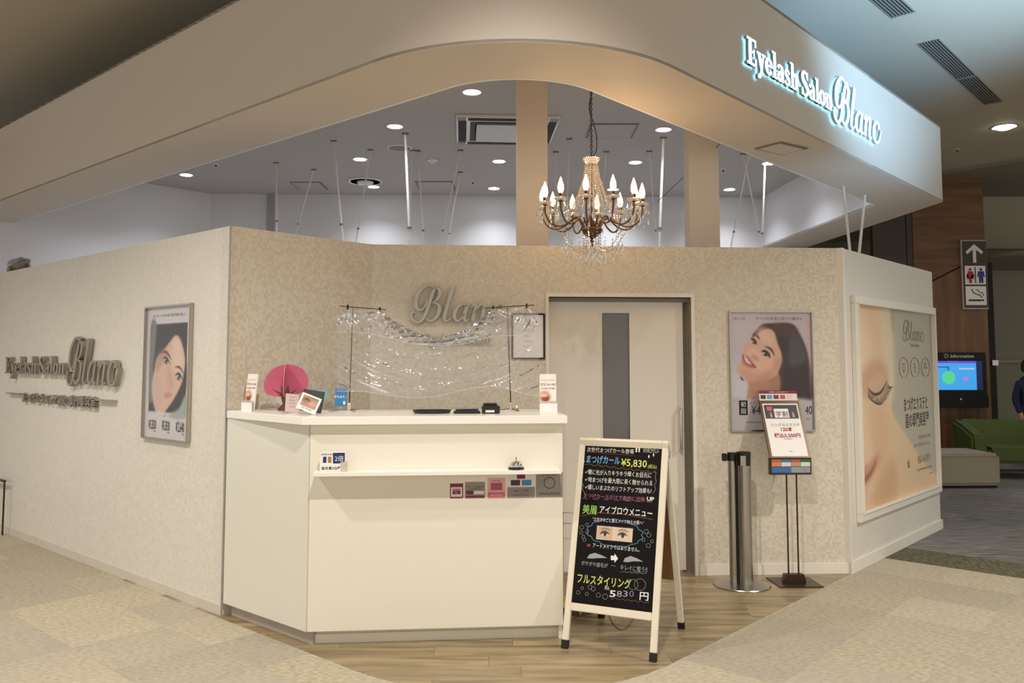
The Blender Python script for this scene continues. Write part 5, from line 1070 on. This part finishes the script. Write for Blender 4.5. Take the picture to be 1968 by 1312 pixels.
obj('ceiling_rose', MB().lathe([(0, HI-.05), (.03, HI-.045), (.06, HI-.01), (.06, HI), (0, HI)], n=20), M_BRASS, ch, smooth=True)
# ------------------------------------------------------------------ bag on the side partition
p = MLb = ML @ Vector((loc(ML, 36, 515, .05)[0], .06, HW)); t = thing('wrapped_bundle', 'brown bundle in clear film lying on top of the side partition', 'bundle', frame(p, ANGL))
def lump(r, sc, seed, n1=14, n2=20, cut=True):
    rg = random.Random(seed); ph = [rg.random()*6 for _ in range(6)]; vs = []
    for i in range(n1+1):
        th = PI*i/n1
        for j in range(n2):
            f_ = 2*PI*j/n2; rr = r*(1+.14*math.sin(3*f_+ph[0])*math.sin(th)+.1*math.sin(5*th+ph[1]+2*f_))
            vs.append((rr*math.sin(th)*math.cos(f_)*sc[0], rr*math.sin(th)*math.sin(f_)*sc[1], max(rr*math.cos(th)*sc[2]+r*sc[2]*.75, 0)))
    fs = [(i*n2+j, i*n2+(j+1) % n2, (i+1)*n2+(j+1) % n2, (i+1)*n2+j) for i in range(n1) for j in range(n2)]
    return MB().add(vs, fs)
obj('brown_contents', lump(.1, (2.0, .6, .5), 3), mat('brown_stuff', '#5c4426', .6, noise=.3, nscale=20), t, smooth=True); obj('clear_film', lump(.112, (2.2, .62, .62), 9), M_SHEET, t, smooth=True)
# low dark metal stand frame against the side partition
q0 = ML @ Vector((loc(ML, 5, 1015, -.06)[0], -.06, 0)); t = thing('low_metal_stand', 'low dark metal sign frame cut off beside the side partition', 'stand', frame(q0, ANGL))
obj('stand_upright', MB().tube([(0, 0, .004), (0, 0, .47)], .008, 6), M_BRONZE, t); obj('stand_arm', MB().box(-.3, .0, -.012, .012, .46, .475, Matrix.Rotation(.0, 4, 'Y')), M_BRONZE, t); obj('stand_upright', MB().tube([(-.3, 0, .004), (-.3, 0, .47)], .008, 6), M_BRONZE, t)
# ------------------------------------------------------------------ far side of the mall
YW = 12.7
def X(px, Y): return (px-CX)/F*Y
ww = thing('wall_wood', 'walnut veneered wall with diagonal board joint beyond the salon', None, Matrix.Translation((0, YW, 0)), kind='structure')
xw0, xw1 = X(1762, YW)-.02, X(1897, YW)+.02
za_, zb_ = atY(1785, 545, YW).z, atY(1855, 510, YW).z
sl2 = (zb_-za_)/(X(1855, YW)-X(1785, YW)); z_l = za_+sl2*(xw0-X(1785, YW)); z_r = za_+sl2*(xw1-X(1785, YW)); g = .012
def b_diag(nt, b): b_wood('#5a3c20', '#7a5430', (.9, 9, 9), 1.3, .45)(nt, b); nt.nodes['Mapping'].inputs['Rotation'].default_value = (0, .55, 0)
M_WOODD = nodes_mat('walnut_diagonal', b_diag)
obj('wood_panel', MB().prism([(xw0, 0), (xw1, 0), (xw1, z_r-g), (xw0, z_l-g)], 0, .1, 'y'), M_WOODW, ww)
obj('wood_panel', MB().prism([(xw0, z_l+g), (xw1, z_r+g), (xw1, HC), (xw0, HC)], 0, .1, 'y'), M_WOODD, ww)
obj('panel_joint', MB().box(xw0, xw1, .02, .12, 0, HC), M_BLK, ww)
xd0 = X(1683, YW)
for x0_, x1_ in ((xd0, X(1747, YW)), (X(1748.5, YW), X(1760.5, YW))): obj('dark_panel', MB().box(x0_, x1_, .0, .1, 0, HC), mat('dark_brown_panel', '#43362b', .5), ww)
# far walls
wfa = obj('wall_far', MB().box(-1, 16, 0, .1, 0, HC), mat('olive_wall', '#8a8674', .7), M=Matrix.Translation((0, 15.6, 0))); tag(wfa, 'grey green far wall of the mall', kind='structure')
tr = obj('trim_6', MB().box(-1, 16, 0, .05, 1.5, 1.55), mat('olive_trim', '#9a9684', .6), M=Matrix.Translation((0, 15.54, 0))); tag(tr, 'pale horizontal rail on the far wall', kind='structure')
bp_ = [atz(x, y, HC) for x, y in ((1700, 347), (1990, 301))]
dd = (bp_[1]-bp_[0]).normalized(); nn = Vector((-dd.y, dd.x, 0))
b0_, b1_ = bp_[0]-dd*3, bp_[1]+dd*3
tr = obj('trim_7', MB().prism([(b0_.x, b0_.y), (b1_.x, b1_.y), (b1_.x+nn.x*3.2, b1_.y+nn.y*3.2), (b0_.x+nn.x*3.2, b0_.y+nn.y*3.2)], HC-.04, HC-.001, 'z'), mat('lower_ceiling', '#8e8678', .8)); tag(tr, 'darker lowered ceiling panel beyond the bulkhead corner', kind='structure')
tr = obj('trim_8', MB().box(X(1897, 14.2), 16, 0, .1, atY(1930, 478, 14.2).z, HC), mat('beige_band', '#a39b84', .7), M=Matrix.Translation((0, 14.2, 0))); tag(tr, 'beige bulkhead band above the far wall', kind='structure')
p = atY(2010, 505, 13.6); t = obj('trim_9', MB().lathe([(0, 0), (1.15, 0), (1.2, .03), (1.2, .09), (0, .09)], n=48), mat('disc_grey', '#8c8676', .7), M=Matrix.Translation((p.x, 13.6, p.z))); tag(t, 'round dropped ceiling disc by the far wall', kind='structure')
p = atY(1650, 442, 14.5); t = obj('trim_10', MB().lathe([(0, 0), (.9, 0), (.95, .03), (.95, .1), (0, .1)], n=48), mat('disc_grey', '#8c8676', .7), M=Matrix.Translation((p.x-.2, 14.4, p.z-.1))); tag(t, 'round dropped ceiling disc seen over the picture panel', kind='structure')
x_ = X(1904, 12.9); z0_, z1_ = atY(1915, 815, 12.9).z, atY(1902, 503, 12.9).z
t = thing('black_post', 'tall black post standing beside the walnut wall', 'post', (x_+.02, 12.95, 0)); obj('post_body', MB().box(-.05, .07, 0, .1, 0, z1_), M_BLK, t); obj('post_bracket', MB().box(0, .09, -.03, 0, 1.46, 1.54), M_STEEL, t)
# toilets and smoking sign
a = atY(1845.5, 461, YW-.03); b_ = atY(1900, 594, YW-.03)
t = thing('wayfinding_sign', 'tall brown sign with arrow, restroom figures and cigarette symbol', 'sign', Matrix.Translation((a.x, YW-.03, b_.z))); w, h = b_.x-a.x, a.z-b_.z
obj('sign_border', MB().box(0, w, -.004, .03, 0, h), mat('sign_edge', '#b8aaa4', .5), t); obj('sign_board', MB().box(.02, w-.004, -.008, -.003, .02, h-.02), mat('sign_brown', '#43392f', .5), t)
cxs = w*.52
obj('arrow', MB().prism([(cxs-.024, h*.67), (cxs+.024, h*.67), (cxs+.024, h*.86), (cxs+.11, h*.79), (cxs+.13, h*.83), (cxs, h*.94), (cxs-.13, h*.83), (cxs-.11, h*.79), (cxs-.024, h*.86)], -.010, -.007, 'y'), M_WHITE, t)
for z0s in (h*.355, h*.06): obj('white_square', MB().box(cxs-.155, cxs+.155, -.010, -.007, z0s, z0s+h*.27), M_WHITE, t, bevel=.0)
def fig(cx_, col, skirt):
    zz = h*.375; m_ = mat('fig'+col, col, .6); obj('figure', MB().lathe([(0, 0), (.02, 0)], n=3) if False else MB().prism([(cx_+.022*math.cos(a_), zz+.205+.022*math.sin(a_)) for a_ in np.linspace(0, 2*PI, 11)[:-1]], -.013, -.0098, 'y'), m_, t)
    body = [(-.03, .175), (.03, .175), (.052, .10), (.036, .1), (.03, .13), (.05, .06), (.02, .06), (.018, 0), (-.018, 0), (-.02, .06), (-.05, .06), (-.03, .13), (-.036, .1), (-.052, .10)] if skirt else [(-.038, .175), (.038, .175), (.05, .09), (.034, .09), (.028, .13), (.028, 0), (.004, 0), (.0, .08), (-.004, 0), (-.028, 0), (-.028, .13), (-.034, .09), (-.05, .09)]
    obj('figure', MB().prism([(cx_+x*1.15, zz+z*1.02) for x, z in body], -.013, -.0098, 'y'), m_, t)
fig(cxs-.075, '#b8243c', True); fig(cxs+.085, '#2a3f98', False); obj('divider', MB().box(cxs-.007, cxs+.007, -.013, -.0098, h*.375, h*.605), M_INK, t)
obj('cigarette', MB().box(cxs-.115, cxs+.075, -.013, -.0098, h*.115, h*.14), M_INK, t); obj('cigarette_tip', MB().box(cxs+.082, cxs+.115, -.013, -.0098, h*.115, h*.14), M_INK, t)
obj('smoke', MB().tube([(cxs-.06, -.011, h*.29), (cxs-.04, -.011, h*.235), (cxs+.02, -.011, h*.21), (cxs+.06, -.011, h*.2), (cxs+.09, -.011, h*.165)], .007, 4).tube([(cxs-.0, -.011, h*.27), (cxs+.03, -.011, h*.28), (cxs+.05, -.011, h*.245), (cxs+.1, -.011, h*.235), (cxs+.115, -.011, h*.19)], .006, 4), M_INK, t)
# information screen
a = atY(1776, 677, YW-.14); b_ = atY(1899, 780, YW-.14)
t = thing('information_screen', 'black wall mounted information screen showing a blue floor map', 'screen', Matrix.Translation((a.x, YW-.14, b_.z))); w, h = b_.x-a.x, a.z-b_.z
obj('screen_body', MB().box(0, w, 0, .13, 0, h), M_BLK, t, bevel=.008)
M_SC = {k_: emis('screen_'+k_, v_, e_) for k_, v_, e_ in (('blue', '#3fa0e8', .42), ('purple', '#6a3fd0', .4), ('green', '#58d8a0', .35), ('dark', '#1e2c5c', .25), ('pink', '#d878c0', .35), ('white', '#c0c8e0', .3))}
sx1, sx0, sz0, sz1 = w*.83, w*.04, h*.30, h*.84
panel(t, 'display', sx0, sx1, sz0, sz1, M_SC['blue'], -.004, .003); panel(t, 'display_bar', sx0, sx1, h*.80, sz1, M_SC['purple'], -.006, .001); panel(t, 'display_side', sx1, w*.93, sz0, sz1, M_SC['dark'], -.004, .003)
obj('map_area', MB().prism([(w*.38+.1*math.cos(a_), h*.53+.1*math.sin(a_)) for a_ in np.linspace(0, 2*PI, 15)[:-1]], -.006, -.0045, 'y'), M_SC['green'], t)
obj('map_line', MB().box(w*.15, w*.38, -.006, -.0045, h*.72, h*.735).box(w*.37, w*.385, -.006, -.0045, h*.66, h*.735), M_SC['dark'], t); panel(t, 'map_shop', w*.62, w*.70, h*.48, h*.54, M_SC['pink'], -.006, .001); panel(t, 'map_shop', w*.55, w*.8, h*.68, h*.71, M_SC['white'], -.006, .001)
text(t, 'ⓘ Information', w*.56, h*.90, .075, M_WHITE, -.003); text(t, 'フロアガイド', w*.45, h*.812, .03, M_WHITE, -.008)
obj('lower_box', MB().box(0, w, -.03, .1, -.02, h*.2), M_BLK, t, bevel=.006); obj('round_button', MB().lathe([(0, 0), (.014, 0), (.014, .004), (0, .004)], n=12), M_STEEL, t, Matrix.Translation((w*.55, -.03, h*.13)) @ Matrix.Rotation(PI/2, 4, 'X'))
# bench
bf_ = atz(1926, 938, 0); t = thing('padded_bench', 'low cream upholstered bench before the green armchair', 'bench', frame(bf_, 2)); M_CREAM = mat('cream_vinyl', '#a89e84', .45, noise=.05, nscale=4)
obj('seat_block', MB().box(-1.5, 0, 0, .72, .03, .41), M_CREAM, t, bevel=.035, smooth=True); obj('piping', MB().box(-1.48, -.02, -.004, 0, .372, .378), mat('cream_dark', '#7c745e', .5), t); obj('bench_base', MB().box(-1.46, -.04, .03, .69, 0, .03), M_BLK, t)
# armchair
AP = Vector((6.62, 11.35, 0)); t = thing('green_armchair', 'olive green tub armchair on dark tapered legs behind the bench', 'armchair', frame(AP, -12)); M_GRN = mat('olive_vinyl', '#55652c', .65, noise=.06, nscale=5)
obj('seat', MB().box(-.36, .5, -.34, .3, .2, .40), M_GRN, t, bevel=.04, smooth=True)
obj('backrest', MB().prism([(.24, .2), (.42, .2), (.52, .72), (.36, .72)], -.5, .6, 'x'), M_GRN, t, bevel=.03, smooth=True)
for x0_, x1_ in ((-.58, -.40), (.52, .68)): obj('armrest', MB().prism([(-.4, .2), (.44, .2), (.5, .71), (.1, .66), (-.38, .56)], x0_, x1_, 'x'), M_GRN, t, bevel=.035, smooth=True)
for x_, y_ in ((-.42, -.28), (.5, -.28), (-.42, .32), (.5, .32)): obj('leg', MB().tube([(x_, y_, .0), (x_*.94, y_*.94, .21)], [.018, .032], 8), mat('dark_leg', '#2c2018', .4), t)
# ------------------------------------------------------------------ person
def body(name, bones, mats_fn, parent, sub=2):
    vs = []; es = []; rs = []
    idx = {}
    for k_, (p_, r_, par) in bones.items():
        idx[k_] = len(vs); vs.append(p_); rs.append(r_)
        if par: es.append((idx[par], idx[k_]))
    me = bpy.data.meshes.new(name); me.from_pydata(vs, es, []); o = bpy.data.objects.new(name, me); COL.objects.link(o)
    m_ = o.modifiers.new('s', 'SKIN'); m_.use_smooth_shade = True
    for i, r_ in enumerate(rs): me.skin_vertices[0].data[i].radius = r_ if isinstance(r_, tuple) else (r_, r_)
    me.skin_vertices[0].data[0].use_root = True
    o.modifiers.new('u', 'SUBSURF').levels = sub
    dg = bpy.context.evaluated_depsgraph_get(); me2 = bpy.data.meshes.new_from_object(o.evaluated_get(dg)); bpy.data.objects.remove(o)
    o = bpy.data.objects.new(name, me2); COL.objects.link(o); o.parent = parent; me2.materials.clear(); mats_fn(me2); return o
PP = thing('person', 'person in a navy hooded top, jeans and white face mask standing by the far wall', 'person', frame((7.31, 12.0, 0), -4))
B = dict(hip=((0, 0, .80), (.15, .10), None), waist=((0, 0, .95), (.15, .10), 'hip'), chest=((0, 0, 1.14), (.17, .115), 'waist'), neck=((0, .01, 1.27), (.065, .06), 'chest'), neck2=((0, -.005, 1.32), (.05, .05), 'neck'), head=((0, -.02, 1.40), (.072, .085), 'neck2'), head2=((0, -.015, 1.47), (.07, .082), 'head'), head3=((0, -.01, 1.51), (.045, .05), 'head2'))
for s_, n_ in ((-1, 'l'), (1, 'r')):
    B.update({'sh'+n_: ((s_*.15, .0, 1.2), (.065, .065), 'chest'), 'el'+n_: ((s_*.205, .01, .98), (.052, .052), 'sh'+n_), 'wr'+n_: ((s_*.185, -.07, .80), (.036, .036), 'el'+n_), 'pa'+n_: ((s_*.18, -.09, .745), (.03, .018), 'wr'+n_),
              'kn'+n_: ((s_*.085, -.0, .44), (.065, .065), 'hip'), 'an'+n_: ((s_*.09, .02, .09), (.042, .045), 'kn'+n_), 'to'+n_: ((s_*.095, -.12, .04), (.04, .03), 'an'+n_)})
    for k_, (dx, dz) in enumerate(((-.018, -.07), (-.006, -.08), (.006, -.078), (.018, -.065))): B['f%d%s' % (k_, n_)] = ((s_*.18+dx, -.10, .745+dz), (.0085, .0085), 'pa'+n_)
    B['th'+n_] = ((s_*.18-s_*.03, -.11, .71), (.0095, .0095), 'pa'+n_)
SKIN, NAVY, JEAN, SHOE = mat('skin', '#c99a80', .5), mat('navy_fleece', '#1f2a44', .9), mat('blue_denim', '#3c4e66', .85, noise=.1, nscale=30), mat('shoe', '#2a2624', .6)
def pm(me):
    for m_ in (SKIN, NAVY, JEAN, SHOE): me.materials.append(m_)
    for f_ in me.polygons:
        c_ = f_.center
        f_.material_index = 3 if c_.z < .085 else (0 if (abs(c_.x) > .125 and c_.z < .80 and c_.y < -.035 and c_.z > .6) else 2 if c_.z < .83 and abs(c_.x) < .17 else 1 if c_.z < 1.30 else 0)
bd = body('body', B, pm, PP)
obj('hoodie_hem', MB().lathe([(.10, .80), (.165, .79), (.172, .82), (.168, .88), (.15, .90)], n=28), NAVY, PP, Matrix.Diagonal((1, .72, 1, 1)), smooth=True)
# clothing shell, hair, mask
obj('hood', MB().lathe([(.062, 1.315), (.1, 1.29), (.118, 1.255), (.1, 1.235)], (0, .02, 0), 20), NAVY, PP, smooth=True)
hair = MB().lathe([(.055, 1.36), (.088, 1.38), (.097, 1.43), (.095, 1.48), (.08, 1.525), (.05, 1.55), (0, 1.56)], (0, .018, 0), 20)
obj('hair', hair, mat('dark_hair', '#2a1d16', .6), PP, smooth=True)
for s_ in (-1, 1): obj('hair_side', MB().tube([(s_*.06, -.05, 1.515), (s_*.083, -.035, 1.46), (s_*.078, -.03, 1.38)], [.02, .024, .016], 8), mat('dark_hair', '#2a1d16'), PP, smooth=True)
obj('face_mask', MB().lathe([(.02, 1.352), (.055, 1.362), (.068, 1.385), (.070, 1.41), (.060, 1.432), (.045, 1.44)], (0, -.042, 0), 20), mat('mask_white', '#eceae6', .8), PP, smooth=True)
for s_ in (-1, 1): obj('eye', MB().lathe([(0, -.005), (.009, -.003), (.009, .003), (0, .005)], n=10), M_BLK, PP, Matrix.Translation((s_*.03, -.099, 1.462)) @ Matrix.Rotation(PI/2, 4, 'X'))
text(PP, 'NORTH', .03, 1.15, .065, M_WHITE, -.128, bold=.003); text(PP, 'FACE', .03, 1.10, .06, M_WHITE, -.128, bold=.003)
for s_ in (-1, 1): obj('drawstring', MB().tube([(s_*.03, -.085, 1.27), (s_*.035, -.12, 1.2)], .004, 5), M_WHITE, PP)
